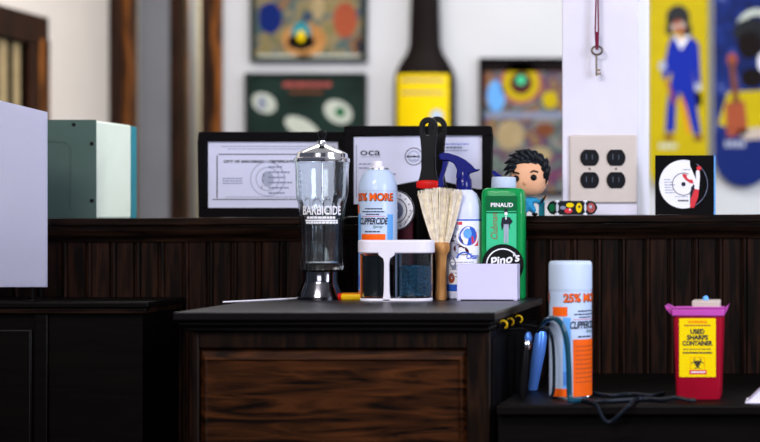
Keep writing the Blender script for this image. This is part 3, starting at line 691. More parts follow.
t, s, hw, h, b = frame('certificate_frame', 'black framed certificate with round seal behind the spray bottle', 345.5, 491.5, 128, 3.12, .0, 8)
MB().box(-hw+b, hw-b, .001, .006, b, h-b).build('backing', 'frame', t)
U = lambda px: (px-418.5)/s; V = lambda py: (218.5-py)/s
sh = [(U(354), V(206)), (U(354), V(139)), (U(482), V(136.5)), (U(482), V(191)), (U(478), V(191)), (U(455), V(186)), (U(436), V(181)), (U(434), V(178)), (U(423), V(178)), (U(421), V(182)), (U(395), V(187)), (U(372), V(193)), (U(366), V(206))]
MB().prism(sh, -.001, .001).build('certificate', 'paper', t)
p = Print()
p.text('oca', U(370.5), V(155), 5/s, 'ink', 1, 20/s, .01); p.rect(U(361), U(381), V(159), V(158.6), 'inkb')
p.rect(U(356.2), U(357), V(200), V(147), 'inkb'); p.bars(U(359), U(371), V(166), 1.3/s, 'inkb', 1, 5); p.bars(U(359), U(370), V(170), 1.3/s, 'inkb', 1, 6)
p.annulus(U(414), V(158.5), 8.2/s, 9/s, 'ink'); p.annulus(U(414), V(158.5), 5.2/s, 5.8/s, 'inkb'); p.bars(U(407), U(420), V(158.5), 1.8/s, 'ink', 2, 7); p.bars(U(409), U(419), V(162), 1/s, 'inkb', 2, 8)
p.bars(U(436), U(469), V(146), .9/s, 'bluep', 1, 9); p.bars(U(446), U(462), V(149.5), 2/s, 'inkb', 1, 10); p.bars(U(437), U(468), V(152.5), .9/s, 'inkb', 1, 11)
p.bars(U(386), U(396), V(176), 1.6/s, 'inkb', 1, 12); p.rect(U(438), U(441), V(180), V(166), 'inkl')
p.build('certificate_print', flat(-.0011), t)
# --- vinyl toy figure
d = 3.045; s = F/d; px = 529
tf = thing('vinyl_toy_figure', 'big headed vinyl toy with swept black hair and turquoise clothes', 'toy figure', on_ledge(px, d), .12)
zf = lambda py: (216-py)/s
mb = MB(); hd = []
mb.lathe([(1e-4, zf(197)), (7/s, zf(196.3)), (13/s, zf(193)), (16.5/s, zf(188)), (17.6/s, zf(181)), (17.6/s, zf(173)), (16/s, zf(165)), (11/s, zf(160)), (1e-4, zf(158))], 40, sy=.82, sq=2.7)
mb.build('head', 'skin', tf, smooth=True, angle=80)
mb = MB()
for a, b, e in ((-12.2, 179, 3.2), (5, 178, 3.2)): MB().ell((a/s, -14.0/s, zf(b)), (e/s, 1.6/s, e/s), 20, 10).build('eye', 'black', tf, smooth=True)
for path in ([(-15.5/s, -14.0/s, zf(174)), (-12.5/s, -14.8/s, zf(173)), (-9/s, -14.8/s, zf(174.2))], [(2/s, -14.8/s, zf(173)), (5/s, -14.8/s, zf(171.2)), (9.5/s, -14.6/s, zf(172.6))]):
    MB().tube(path, .8/s, 8).build('eyebrow', 'black', tf, smooth=True)
MB().ell((-3.5/s, -14.4/s, zf(183.5)), (1.3/s, 1.6/s, 2.2/s), 14, 8).build('nose', 'skin', tf, smooth=True)
for a in (17, -17): MB().ell((a/s, -1/s, zf(182)), (2/s, 1.5/s, 3.2/s), 14, 8).build('ear', 'skin', tf, smooth=True)
# hair: cap plus swept locks
mb = MB(); v = []; f = []; n_ = 32; m_ = 10
for i in range(m_+1):
    th = (PI*.52)*i/m_
    for k in range(n_):
        a = 2*PI*k/n_; back = max(0, math.sin(a))
        fr_ = max(0, -math.sin(a)); thk = th*(1+.75*back**1.2)*(1-.48*fr_**.6)
        rx = 18.4/s; v.append((rx*math.sin(min(thk, PI*.95))*math.cos(a), 15.6/s*math.sin(min(thk, PI*.95))*math.sin(a)+.8/s, zf(176)+19.5/s*math.cos(min(thk, PI*.95))))
for i in range(m_):
    for k in range(n_): a, b = i*n_+k, i*n_+(k+1) % n_; f.append((a, b, b+n_, a+n_))
f.append(tuple(m_*n_+k for k in range(n_))); mb.add(v, f)
rr = random.Random(3)
locks = [(-14, 166, -25, 171, 3.4), (-11, 161, -24, 164, 3.6), (-7, 159, -20, 156, 4), (-2, 157.5, -14, 151, 4), (4, 157.5, -6, 149.5, 4.2), (9, 159, 2, 150.5, 4.2), (13, 162, 10, 153, 4), (16, 167, 18, 158, 4), (18, 173, 21, 166, 3.4), (-15, 170, -24, 176, 2.6), (0, 162, -12, 165.5, 4.4), (7, 163, -3, 168, 4), (-6, 162, -19, 168, 3.8)]
for a, b, c_, e, w_ in locks:
    for y_ in (-7, 0, 7):
        yy_ = y_ if y_ > -7 else -9
        mb.tube([(a*.75/s, (yy_+2)/s, zf(b+5)), (a/s, yy_/s, zf(b)), ((a+c_)/2/s, (yy_-.6)/s, zf((b+e)/2-2)), (c_/s, yy_*.9/s, zf(e))], [w_*.9/s, w_/s, w_*.7/s, .3/s], 8)
mb.tube([(17.6/s, -6/s, zf(170)), (18.2/s, -7/s, zf(178)), (17/s, -7/s, zf(184))], [2.4/s, 2/s, .6/s], 8)
mb.build('hair', 'hair', tf, smooth=True, angle=80)
# body: one skinned surface
def skinned(name, pts, edges, rad, m, parent):
    me = bpy.data.meshes.new(name); me.from_pydata(pts, edges, []); o = bpy.data.objects.new(name, me); C.objects.link(o); o.parent = parent
    me.materials.append(M[m]); sk = o.modifiers.new('skin', 'SKIN')
    if not me.skin_vertices: me.attributes.new('skin', 'FLOAT', 'POINT')
    for i, r_ in enumerate(rad): me.skin_vertices[0].data[i].radius = (r_, r_)
    me.skin_vertices[0].data[0].use_root = True; sk.use_smooth_shade = True
    sb_ = o.modifiers.new('sub', 'SUBSURF'); sb_.levels = 2; sb_.render_levels = 2; return o
k_ = 1/s
P_ = [(0, 0, zf(207)), (0, 0, zf(201)), (0, 0, zf(197)), (-6, 0, zf(200)), (-9, -4, zf(204)), (-7, -8, zf(207)), (6, 0, zf(200)), (11, -4, zf(203)), (15, -8, zf(199)), (-3, -2, zf(209)), (-4.5, -4, zf(213)), (3.5, -2, zf(209)), (5.5, -4, zf(213))]
P_ = [(a*k_, b*k_, c_) for a, b, c_ in P_]
try:
    bd = skinned('body', P_, [(0, 1), (1, 2), (1, 3), (3, 4), (4, 5), (1, 6), (6, 7), (7, 8), (0, 9), (9, 10), (0, 11), (11, 12)], [x*k_ for x in (5, 5.2, 3, 3, 2.4, 2, 3, 2.4, 2, 3.4, 3, 3.4, 3)], 'toyblue', tf)
except Exception as ex: print('skin failed', ex)
for q_ in ((-7*k_, -9.5*k_, zf(207.5)), (16*k_, -9.5*k_, zf(198))): MB().ell(q_, (2.1*k_,)*3, 12, 8).build('hand', 'skin', tf, smooth=True)
for q_ in (-5, 6): MB().ell((q_*k_, -6*k_, zf(214.3)), (3.2*k_, 5*k_, 1.7*k_), 16, 8).build('shoe', 'hair', tf, smooth=True)
MB().tube([(12*k_, -9*k_, zf(203)), (15*k_, -12*k_, zf(199)), (17*k_, -14*k_, zf(196))], 1.1*k_, 8).build('held_stick', 'brass', tf, smooth=True)
MB().box(9.5*k_, 15.5*k_, 0, 7*k_, 0, zf(202)).build('mint_block', 'teal', tf, bevel=.001)
# --- toy skateboard
d = 3.03; s = F/d; sk = thing('toy_skateboard', 'tiny dark skateboard on its edge below the outlet plate', 'toy skateboard', on_ledge(572, d), 0)
zk = lambda py: (215.4-py)/s
mb = MB(); ol = rrect(-25/s, 25/s, zk(214.6), zk(200.6), 6.9/s, 10)
def bend(x): e = max(0, abs(x)-15/s); return e*e*8
n_ = len(ol); nseg = 20
vv = []; ff = []
for i in range(nseg+1):
    x_ = -25/s+50/s*i/nseg; e = max(0, abs(x_)-(25-6.9)/s); hh = math.sqrt(max((6.9/s)**2-e*e, (1.2/s)**2)); zc = (zk(214.6)+zk(200.6))/2
    for y_, z_ in ((0, -hh), (0, hh), (.0018, hh), (.0018, -hh)): vv.append((x_, y_+bend(x_), zc+z_))
for i in range(nseg):
    for k in range(4): a, b = i*4+k, i*4+(k+1) % 4; ff.append((a, b, b+4, a+4))
ff += [(0, 1, 2, 3), (nseg*4+3, nseg*4+2, nseg*4+1, nseg*4)]
mb.add(vv, ff); mb.build('deck', 'hair', sk)
zc = (zk(214.6)+zk(200.6))/2
p = Print(); p.disc(-3.5/s, zc-3/s, 4/s, 'redp', 2, 14, 2.6/s); p.disc(-2/s, zc+2.6/s, 4/s, 'yellow', 2, 12, 2.4/s); p.disc(7/s, zc, 3/s, 'yellow', 2, 14, 5/s); p.disc(7.5/s, zc+1/s, 1.2/s, 'ink', 3, 10)
p.disc(-20/s, zc, 3/s, 'dgreen', 1, 14, 4/s); p.disc(-9/s, zc, 3/s, 'inkb', 1, 10, 2/s); p.disc(19/s, zc, 4/s, 'pink', 1, 16, 5/s); p.disc(18.6/s, zc+1/s, 1.6/s, 'inkl', 2, 12); p.disc(-2/s, zc-2/s, 1/s, 'whitep', 3, 10)
p.build('deck_graphic', lambda a, b, o: (a, bend(a)-o-.0001, b), sk)
for a in (-14.5, 13.5):
    mb = MB(); mb.box((a-1.2)/s, (a+1.2)/s, -.004, 0, zc-3/s, zc+3/s); mb.tube([(a/s, -.005, zc-6.4/s), (a/s, -.005, zc+6.4/s)], .0009, 8)
    tr = mb.build('truck', 'steel', sk)
    for z_ in (-6.8, 6.0): MB().lathe([(1.9/s, 0), (2.1/s, .0006), (2.1/s, 1.6/s), (1.8/s, 1.9/s)], 20).build('wheel', 'whitep', tr, smooth=True, loc=(a/s, -.005, zc+(z_ - .5)/s))
# --- record sleeve
d = 3.06; s = F/d; x_ = X(684.5, d)
rs = thing('record_sleeve', 'square black record sleeve with white disc design, leaning beside the white pier', 'record sleeve', (x_, d, ledge(x_)), 0)
zc_ = lambda py: (213.2-py)/s
MB().box(-29.5/s, 29.5/s, 0, .005, 0, zc_(153.5)).build('sleeve', 'blackm', rs, bevel=.0008)
MB().box(29.5/s, 31/s, .0005, .0045, 0, zc_(153.8)).build('spine', 'lblue', rs)
U = lambda px: (px-684.5)/s
p = Print(); u0, v0 = U(683.5), zc_(182.5); rd = 24.3/s
pts = [(u0+rd*math.cos(a), v0+rd*math.sin(a)) for a in [math.radians(75+k*(200/40)) for k in range(41)]]
p.poly(pts+[(U(690), zc_(206)), (U(690), zc_(190)), (U(697), zc_(180)), (U(690), zc_(164))], 'whitep', 1)
p.annulus(u0, v0, rd*.44, rd*.47, 'ink', 2, 40, PI*.35, PI*1.8); p.disc(u0, v0, rd*.09, 'ink', 2)
p.disc(U(688), zc_(177), 7/s, 'redp', 3, 20, 2.4/s, -.7); p.disc(U(689), zc_(176), 3/s, 'whitep', 4, 14, 1.3/s, -.7)
p.poly([(U(690), zc_(206)), (U(694), zc_(206)), (U(698), zc_(196)), (U(699), zc_(188)), (U(694), zc_(187)), (U(691), zc_(195))], 'redp', 3)
p.poly([(U(694), zc_(187)), (U(699), zc_(188)), (U(700), zc_(175)), (U(699), zc_(166)), (U(696), zc_(170)), (U(696), zc_(178))], 'whitep', 3); p.disc(U(699), zc_(166.5), 2.4/s, 'redp', 4, 12)
p.poly([(U(691), zc_(186)), (U(694), zc_(182)), (U(694.5), zc_(187)), (U(691), zc_(197))], 'ink', 4)
p.bars(U(683), U(690), zc_(168), .8/s, 'inkb', 2, 2)
for k in range(6): p.bars(U(664+k*.3), U(671+(k % 3)*2), zc_(178+k*2.6), .8/s, 'inkb', 2, 3+k)
p.bars(U(678), U(688.5), zc_(199), 1.6/s, 'ink', 2, 12, .0004, .002, .004); p.bars(U(675), U(688), zc_(195), .7/s, 'inkb', 2, 14)
p.annulus(u0, v0, rd*.98, rd, 'inkb', 1, 30, -.4*PI, .32*PI)
p.build('sleeve_print', flat(0), rs)
# ================================================================ ON THE PIER
s = F/PF
ov = thing('outlet_plate', 'almond wall plate with four black power sockets on the white pier', 'power outlet', (X(603.5, PF), PF, Z(169, PF)))
MB().box(-33.8/s, 33.8/s, -.006, 0, -34/s, 34/s).build('plate', 'plate', ov, bevel=.0035, seg=3)
for a in (-13.4, 13):
    for b in (11.2, -11.2):
        mb = MB(); pts = []
        for k in range(32):
            an = 2*PI*k/32; pts.append((a/s+9.4/s*math.cos(an), b/s+max(-8/s, min(8/s, 9.6/s*math.sin(an)))))
        oo = mb.prism(pts, -.0085, -.0061).build('receptacle', 'outlet', ov, bevel=.0006)
        mb = MB(); mb.box((a-3.6)/s, (a-2.6)/s, -.0089, -.0086, (b-2)/s, (b+3.6)/s); mb.box((a+2.4)/s, (a+3.2)/s, -.0089, -.0086, (b-2)/s, (b+3)/s); mb.build('slots', 'slot', oo)
    MB().lathe([(1.2/s, 0), (1.2/s, .0008)], 16).build('screw', 'brass', ov, loc=(a/s, -.0061, 0), rot=(PI/2, 0, 0))
d = PF-.018; s = F/d
ky = thing('hanging_key', 'old brass key hanging from a crimson cord on the pier above the outlet', 'key', (X(597, d), d, Z(76, d)))
zk = lambda py: (76-py)/s
MB().tube([(-.5/s, 0, zk(54)), (-.5/s, 0, 0)], 1.0/s, 10).build('shaft', 'brass', ky, smooth=True)
mb = MB(); mb.box(-.3/s, 4/s, -.0008, .0008, zk(75), zk(72.6)); mb.box(-.3/s, 3.4/s, -.0008, .0008, zk(71.4), zk(69)); mb.build('bit', 'brass', ky)
ring = [(5.2/s*math.cos(a), 0, zk(50.5)+4.2/s*math.sin(a)) for a in [2*PI*k/24 for k in range(25)]]
MB().tube(ring, 1.1/s, 8).build('bow', 'brass', ky, smooth=True)
mb = MB(); mb.tube([(-.8/s, 0, zk(50)), (-1.8/s, 0, zk(30)), (-1.0/s, 0, zk(2)), (-.4/s, 0, zk(-14))], .8/s, 8); mb.tube([(.8/s, 0, zk(50)), (1.4/s, 0, zk(30)), (1.0/s, 0, zk(2)), (.4/s, 0, zk(-14))], .8/s, 8)
mb.tube([(0, -.0005, zk(47)), (0, -.0005, zk(32))], 1.9/s, 8); mb.build('cord', 'cord', ky, smooth=True)
MB().lathe([(.002, 0), (.002, .022), (.004, .0225), (.004, .024)], 16).build('nail', 'steel', ky, loc=(0, .018, zk(-14)), rot=(PI/2, 0, 0))
# ================================================================ FROSTED PANEL, LEFT
d = 2.86; s = F/d
fp = thing('frosted_panel', 'upright frosted white plastic panel with slanting top at the left edge', 'panel', (X(33, d), d, TOPZ))
zp = lambda py: (299-py)/s
U = lambda px: (px-33)/s
MB().prism([(U(-70), zp(285)), (U(47), zp(285)), (U(47), zp(110)), (U(-70), zp(81))], -.003, .003).build('sheet', 'frost', fp, bevel=.001)
mb = MB(); mb.box(U(32), U(34), -.002, .002, .002, zp(284)); mb.box(U(29), U(37), -.02, .02, 0, .002); mb.build('foot', 'blackm', fp)
mb = MB(); mb.box(U(-60), U(-58), -.002, .002, .002, zp(284)); mb.box(U(-63), U(-55), -.02, .02, 0, .002); mb.build('foot', 'blackm', fp)
# ================================================================ LOW COUNTER, RIGHT
# --- sharps bin
d = 2.61; s = F/d
bn = thing('sharps_container', 'red sharps container with yellow warning label and magenta lid', 'container', (X(699.5, d), d, LOWZ), .0)
zn = lambda py: (397.3-py)/s
hw0, hw1 = 22/s, 24.5/s
v = []
for hw_, hd_, z_ in ((hw0*.97, .034, 0), (hw0, .035, .003), (hw1, .0385, zn(315))):
    for k in range(4*5):
        q, i = divmod(k, 5); cxn = (1, -1, -1, 1)[q]; cyn = (1, 1, -1, -1)[q]; a = PI/2*q+PI/2*i/4
        v.append((cxn*(hw_-.006)+.006*math.cos(a), cyn*(hd_-.006)+.006*math.sin(a), z_))
f = [(l*20+k, l*20+(k+1) % 20, (l+1)*20+(k+1) % 20, (l+1)*20+k) for l in range(2) for k in range(20)]+[tuple(range(20))[::-1], tuple(range(40, 60))]
MB().add(v, f).build('bin', 'redbin', bn, smooth=True, angle=50)
mb = MB(); mb.box(-26/s, 26/s, -.041, .041, zn(315), zn(307.5)); mb.build('lid', 'magenta', bn, bevel=.002)
mb = MB(); mb.prism([(-26/s, zn(308)), (-33/s, zn(304.5)), (-32/s, zn(308)), (-27/s, zn(314))], -.035, .035); mb.prism([(26/s, zn(314)), (28.5/s, zn(308)), (29.5/s, zn(304)), (26/s, zn(308))], -.035, .035); mb.box(-26/s, 26/s, -.042, -.038, zn(307.5), zn(305.5)); mb.build('lid_flange', 'magenta', bn, bevel=.001)
MB().box(-6.5/s, 21/s, -.030, .020, zn(309), zn(300)).build('hatch', 'beige', bn, bevel=.002)
MB().lathe([(3/s, 0), (3/s, 2/s), (2/s, 4/s), (1.2/s, 4.4/s)], 20).build('hatch_knob', 'lblue', bn, smooth=True, loc=(6.5/s, -.01, zn(300)))
U = lambda px: (px-699.5)/s
p = Print(); p.poly(rrect(U(681), U(717), zn(375), zn(317), .001), 'yellow', 1)
p.text('WARNING', U(699), zn(320.5), 2.8/s, 'orange', 2, 19/s, .02); p.bars(U(686), U(712), zn(324), 1.3/s, 'rust', 2, 1, .0007, .002, .005)
p.text('USED', U(699), zn(330), 5.0/s, 'ink', 2, 14/s, .045); p.text('SHARPS', U(699), zn(335.8), 5.0/s, 'ink', 2, 21/s, .045); p.text('CONTAINER', U(699), zn(341.6), 5.0/s, 'ink', 2, 29.5/s, .045)
p.bars(U(685), U(713), zn(347.5), .9/s, 'ink', 2, 2); p.bars(U(684.5), U(713.5), zn(351), 1.5/s, 'ink', 2, 3, .0006, .002, .005)
p.annulus(U(699), zn(361.5), 1.9/s, 2.9/s, 'ink', 2, 20)
for k in range(3):
    a = PI/2+2*PI*k/3; cx_, cz_ = U(699)+3.3/s*math.cos(a), zn(361.5)+3.3/s*math.sin(a)
    ou = [(cx_+3.7/s*math.cos(b), cz_+3.7/s*math.sin(b)) for b in [a+math.radians(42+j*(276/20)) for j in range(21)]]
    c2, e2 = cx_+1.0/s*math.cos(a), cz_+1.0/s*math.sin(a)
    inn = [(c2+2.9/s*math.cos(b), e2+2.9/s*math.sin(b)) for b in [a+math.radians(40+j*(280/20)) for j in range(21)]]
    p.put(ou+inn, [(j, j+1, j+22, j+21) for j in range(20)], 'ink', 2)
p.rect(U(691), U(708), zn(372.3), zn(368), 'redp', 2); p.bars(U(692.5), U(706.5), zn(370.1), 1.5/s, 'whitep', 3, 6, .0005, .0015, .003)
for z_ in ((317.6, 317.2),): pass
p.annulus(U(699), zn(362.3), 9.6/s, 10/s, 'orange', 2, 4, PI/4, 2*PI+PI/4)
slope = (hw1-hw0)/(zn(315)-.003)
p.build('warning_label', lambda a, b, o: (a, -(.035+(.0035)*(b/zn(315)))-o-.0002, b), bn)
# --- cables on the counter
def cable(label, pts, r, m='cable', name='cable'):
    o = MB().tube(spline(pts, 8), r, 8).build(name, m, smooth=True, loc=pts[0] and (0, 0, 0)); return tag(o, label, 'cable')
q = LOWZ+.0035
cable('black cable trailing along the low counter to the foot of the sharps container', [(X(575, 2.535), 2.535, q), (X(600, 2.52), 2.52, q), (X(625, 2.535), 2.535, q), (X(645, 2.55), 2.55, q), (X(662, 2.535), 2.535, q), (X(675, 2.53), 2.53, q+.004), (X(688, 2.525), 2.525, q+.001), (X(695, 2.53), 2.53, q)], .0033)
cable('black cable looping over the counter edge below the capped spray can', [(X(584, 2.56), 2.56, q), (X(590, 2.51), 2.51, q+.001), (X(597, 2.49), 2.488, q-.003), (X(603, 2.485), 2.484, Z(418, 2.485)), (X(610, 2.485), 2.483, Z(422, 2.485)), (X(622, 2.485), 2.483, Z(412, 2.485)), (X(632, 2.50), 2.495, q+.001), (X(640, 2.57), 2.57, q)], .0030)
cable('short black cable lying behind the others on the low counter', [(X(592, 2.64), 2.64, q), (X(610, 2.60), 2.60, q), (X(630, 2.62), 2.62, q), (X(650, 2.60), 2.60, q), (X(664, 2.64), 2.64, q)], .0030)
# --- clippers hanging on the cabinet side
cs = cx1-.0   # side of the top
def clip_loc(px, py, d): return (X(px, d), d, Z(py, d))
d = 2.72; s = F/d
ck = thing('hair_clipper', 'blue silver hair clipper hanging beside the cabinet near the spray can', 'hair clipper', clip_loc(540, 405, d), face(541))
zq = lambda py: (405-py)/s
mb = MB(); pts = [(-9, 405, 3.5), (-8, 392, 5), (-4.5, 370, 6), (-1, 350, 6.6), (1, 336, 6.2), (1.5, 330, 4)]
mb.tube([(a/s, 0, zq(b)) for a, b, c_ in pts], [c_/s for a, b, c_ in pts], 20); mb.build('body', 'bluesteel', ck, smooth=True)
mb = MB(); mb.tube([((1.8)/s, 0, zq(331)), (2.2/s, 0, zq(325))], [4.6/s, 4.0/s], 16); mb.build('end_cap', 'black', ck, smooth=True)
MB().prism([(-13/s, zq(412)), (-6/s, zq(412)), (-6/s, zq(404)), (-12.5/s, zq(404))], -.004, .004).build('blade', 'steel', ck, bevel=.001)
MB().tube([(1.5/s, 0, zq(328)), (-8/s, 0, zq(326)), (cx1-.010-ck.location.x, .0, zq(324))], .0022, 8).build('hook', 'blackm', ck)
d = 2.62; s = F/d
ck = thing('hair_trimmer', 'black trimmer with chrome collar hanging beside the cabinet nearest the front', 'hair clipper', clip_loc(526, 405, d), face(526))
zq = lambda py: (405-py)/s
mb = MB(); pts = [(-3, 400, 3.5), (-3, 385, 5.5), (-1, 365, 5.5), (0, 352, 5), (1, 346, 4)]
mb.tube([(a/s, 0, zq(b)) for a, b, c_ in pts], [c_/s for a, b, c_ in pts], 18); mb.build('body', 'black', ck, smooth=True)
MB().lathe([(4.6/s, zq(349)), (5.6/s, zq(347)), (5.2/s, zq(343)), (4.2/s, zq(340))], 24).build('collar', 'chrome', ck, smooth=True, loc=(.8/s, 0, 0))
MB().lathe([(3.4/s, zq(341)), (4/s, zq(338)), (3/s, zq(334)), (1.5/s, zq(332))], 20).build('head', 'bluesteel', ck, smooth=True, loc=(2.5/s, 0, 0))
mb = MB().tube([(2.5/s, 0, zq(333)), (-2/s, 0, zq(329)), (cx1-.010-ck.location.x, 0, zq(330))], .0018, 8); mb.build('hook', 'blackm', ck)
MB().tube([(-2/s, 0, zq(400)), (-1.5/s, 0, zq(409))], [2.4/s, 1.6/s], 12).build('tip', 'teal', ck, smooth=True)
for i, (px, py, d, lab) in enumerate(((511, 325, 2.60, 'yellow clip on the cabinet side closest to the front corner'), (519, 322.5, 2.66, 'yellow clip on the cabinet side, middle of the three'), (529, 319.5, 2.74, 'yellow clip on the cabinet side nearest the spray can'))):
    s = F/d; g = thing('guard_clip', lab, 'clip', (cx1-.010, d, Z(py+3.5, d)), 0, 'yellow clips under the cabinet top')
    arc = [(.004+.0065*math.cos(a)+.003, 0, .006+.0058*math.sin(a)) for a in [math.radians(-60+25*k) for k in range(11)]]
    MB().tube(arc, .0017, 8).build('hoop', 'yellowp' if i != 1 else 'yellowp', g, smooth=True); MB().box(0, .0028, -.004, .004, .001, .011).build('pad', 'blackm', g)
# --- hose looping from clipper to counter
dd = 2.532
hs = [(X(542.5, 2.66), 2.66, Z(326, 2.66)), (X(547, 2.58), 2.58, Z(320, 2.58)), (X(555, dd), dd, Z(318.5, dd)), (X(562, dd-.01), dd-.01, Z(325, dd)), (X(567, dd-.01), dd-.01, Z(342, dd)), (X(569, dd-.01), dd-.01, Z(370, dd)), (X(569.5, dd-.01), dd-.01, Z(395, dd)), (X(572, dd-.01), dd-.015, LOWZ+.0048), (X(586, dd), dd+.01, LOWZ+.0046)]
cable('dark teal hose arching down in front of the capped spray can', hs, .0042, 'tealcable', 'hose')
hs = [(X(537, 2.66), 2.67, Z(332, 2.66)), (X(543, 2.60), 2.60, Z(328, 2.60)), (X(549, 2.56), 2.56, Z(330, 2.56)), (X(553, 2.56), 2.56, Z(345, 2.56)), (X(554, 2.56), 2.56, Z(375, 2.56)), (X(553, 2.56), 2.56, Z(393, 2.56)), (X(549, 2.56), 2.558, LOWZ+.0035)]
cable('thin black cable hanging just inside the teal hose', hs, .0026, 'cable')
# --- papers at lower right
d = 2.56; s = F/d
pp = thing('folded_paper', 'white folded paper at the lower right edge on the low counter', 'paper', (X(760, d), d, LOWZ))
MB().prism([(-12/s, 0), (20/s, 0), (20/s, 26/s), (10/s, 22/s), (0, 12/s), (-10/s, 2.4/s)], -.03, .03).build('top_sheet', 'lav', pp, bevel=.001)
MB().box(-14/s, 22/s, -.034, .034, 0, .0012).build('bottom_sheet', 'white', pp)
# ================================================================ BACK ROOM
def poster(name, label, cat, px0, px1, py0, py1, artm, fr, border=4):
    d = WB-.012; s = F/d; t = thing(name, label, cat, (X((px0+px1)/2, d), WB-.0005, Z(py1, d))); hw = (px1-px0)/2/s; h = (py1-py0)/s; b = border/s
    mb = MB(); mb.box(-hw, hw, -.022, 0, 0, b); mb.box(-hw, hw, -.022, 0, h-b, h); mb.box(-hw, -hw+b, -.022, 0, b, h-b); mb.box(hw-b, hw, -.022, 0, b, h-b); mb.build('frame', fr, t, bevel=.002)
    MB().box(-hw+b, hw-b, -.010, 0, b, h-b).build('picture', artm, t); return t, s, hw, h
t, s, hw, h = poster('framed_painting', 'framed blue and tan painting on the back wall, upper of two', 'painting', 251, 367, -40, 62, 'poster1', 'framegreen')
p = Print(); U = lambda px: (px-309)/s; V = lambda py: (62-py)/s
p.rect(U(257), U(361), V(57), V(54.5), 'posterw', 1); p.disc(U(304), V(40), 22/s, 'beech', 1, 30, 17/s); p.disc(U(301), V(42), 14/s, 'beer', 2, 24, 8/s); p.disc(U(301), V(34), 10/s, 'teal', 2, 24, 12/s); p.disc(U(301), V(36), 4/s, 'yellow', 3, 16, 6/s)
p.disc(U(270), V(18), 12/s, 'navy', 1, 20, 16/s); p.disc(U(345), V(20), 12/s, 'rust', 1, 20, 18/s); p.disc(U(318), V(8), 6/s, 'curtain', 1, 20, 12/s)
p.build('painted_shapes', flat(-.0101), t)
t, s, hw, h = poster('framed_poster', 'dark green framed poster with pale ovals, lower of two on the back wall', 'poster', 246, 366, 73, 168, 'poster2', 'framegreen', 3)
p = Print(); U = lambda px: (px-306)/s; V = lambda py: (168-py)/s
p.disc(U(264), V(103), 13/s, 'posterw', 1, 24, 9.5/s, -.5); p.disc(U(338), V(112), 15/s, 'posterw', 1, 24, 11/s, -.5); p.disc(U(302), V(128), 19/s, 'posterw', 1, 24, 9/s, -.5); p.disc(U(340), V(112), 5/s, 'dgreen', 2, 16)
p.disc(U(262), V(103), 4/s, 'inkb', 2, 16, 7/s); p.bars(U(283), U(331), V(84.5), 4.5/s, 'pink', 1, 2, .004, .02, .04); p.bars(U(290), U(322), V(92), 3/s, 'brown', 1, 3, .004, .02, .03)
p.build('printed_shapes', flat(-.0101), t)
t, s, hw, h = poster('framed_painting', 'crowded multicolour painting on the back wall left of the white pier', 'painting', 480, 600, 58, 196, 'poster3', 'frame', 4)
p = Print(); U = lambda px: (px-540)/s; V = lambda py: (196-py)/s
p.annulus(U(521), V(83), 11/s, 18/s, 'yellowd', 1, 30); p.disc(U(521), V(83), 11/s, 'maroon', 1, 20); p.disc(U(521), V(80), 5/s, 'lgreen', 2, 14); p.annulus(U(521), V(83), 18/s, 21/s, 'pink', 1, 30)
p.disc(U(496), V(96), 9/s, 'lblue', 1, 16, 16/s); p.rect(U(484), U(600), V(118), V(112), 'inkb', 1); p.disc(U(510), V(135), 14/s, 'curtain', 1, 16, 15/s); p.disc(U(545), V(130), 10/s, 'brown', 1, 16, 7/s); p.disc(U(540), V(155), 12/s, 'curtain', 1, 16, 8/s); p.disc(U(550), V(100), 8/s, 'yellowd', 1, 12, 9/s); p.rect(U(484), U(600), V(72), V(62), 'beer', 1)
p.build('painted_shapes', flat(-.0101), t)
# bottle shaped wall sign
d = WB-.05; s = F/d
bt = thing('bottle_sign', 'huge dark brown bottle sign with yellow label on the back wall', 'wall sign', (X(425, d), WB-.001, Z(225, d)))
zb = lambda py: (225-py)/s
MB().lathe([(28/s, 0), (30.5/s, .02), (30.5/s, zb(80)), (29/s, zb(72)), (24.5/s, zb(63)), (18.5/s, zb(54)), (15.5/s, zb(45)), (14.8/s, zb(20)), (13.8/s, zb(-10)), (13/s, zb(-40)), (14.2/s, zb(-42)), (14.2/s, zb(-60)), (12/s, zb(-62))], 48, sy=.45, c=(0, 0)).build('bottle', 'beer', bt, smooth=True, loc=(0, -.05, 0))
p = Print(); p.rect(-.1, .1, zb(165), zb(75), 'yellow', 1, 20)
Rb = 30.5/s
for k, (h_, w_) in enumerate(((3.5, 44), (3, 44))): p.rect(-w_/2/s, w_/2/s, zb(83+k*12), zb(83-h_+k*12), 'curtain', 2, 10)
p.annulus(15/s, zb(117), 3/s, 6/s, 'lblue', 2, 20); p.disc(15/s, zb(117), 3/s, 'whitep', 2)
def bmap(a, b, o):
    an = a/Rb*1.02; return ((Rb+o*3)*math.sin(an), -.05-(Rb*.45+.002+o*3)*math.cos(an), b)
p.build('label', bmap, bt)
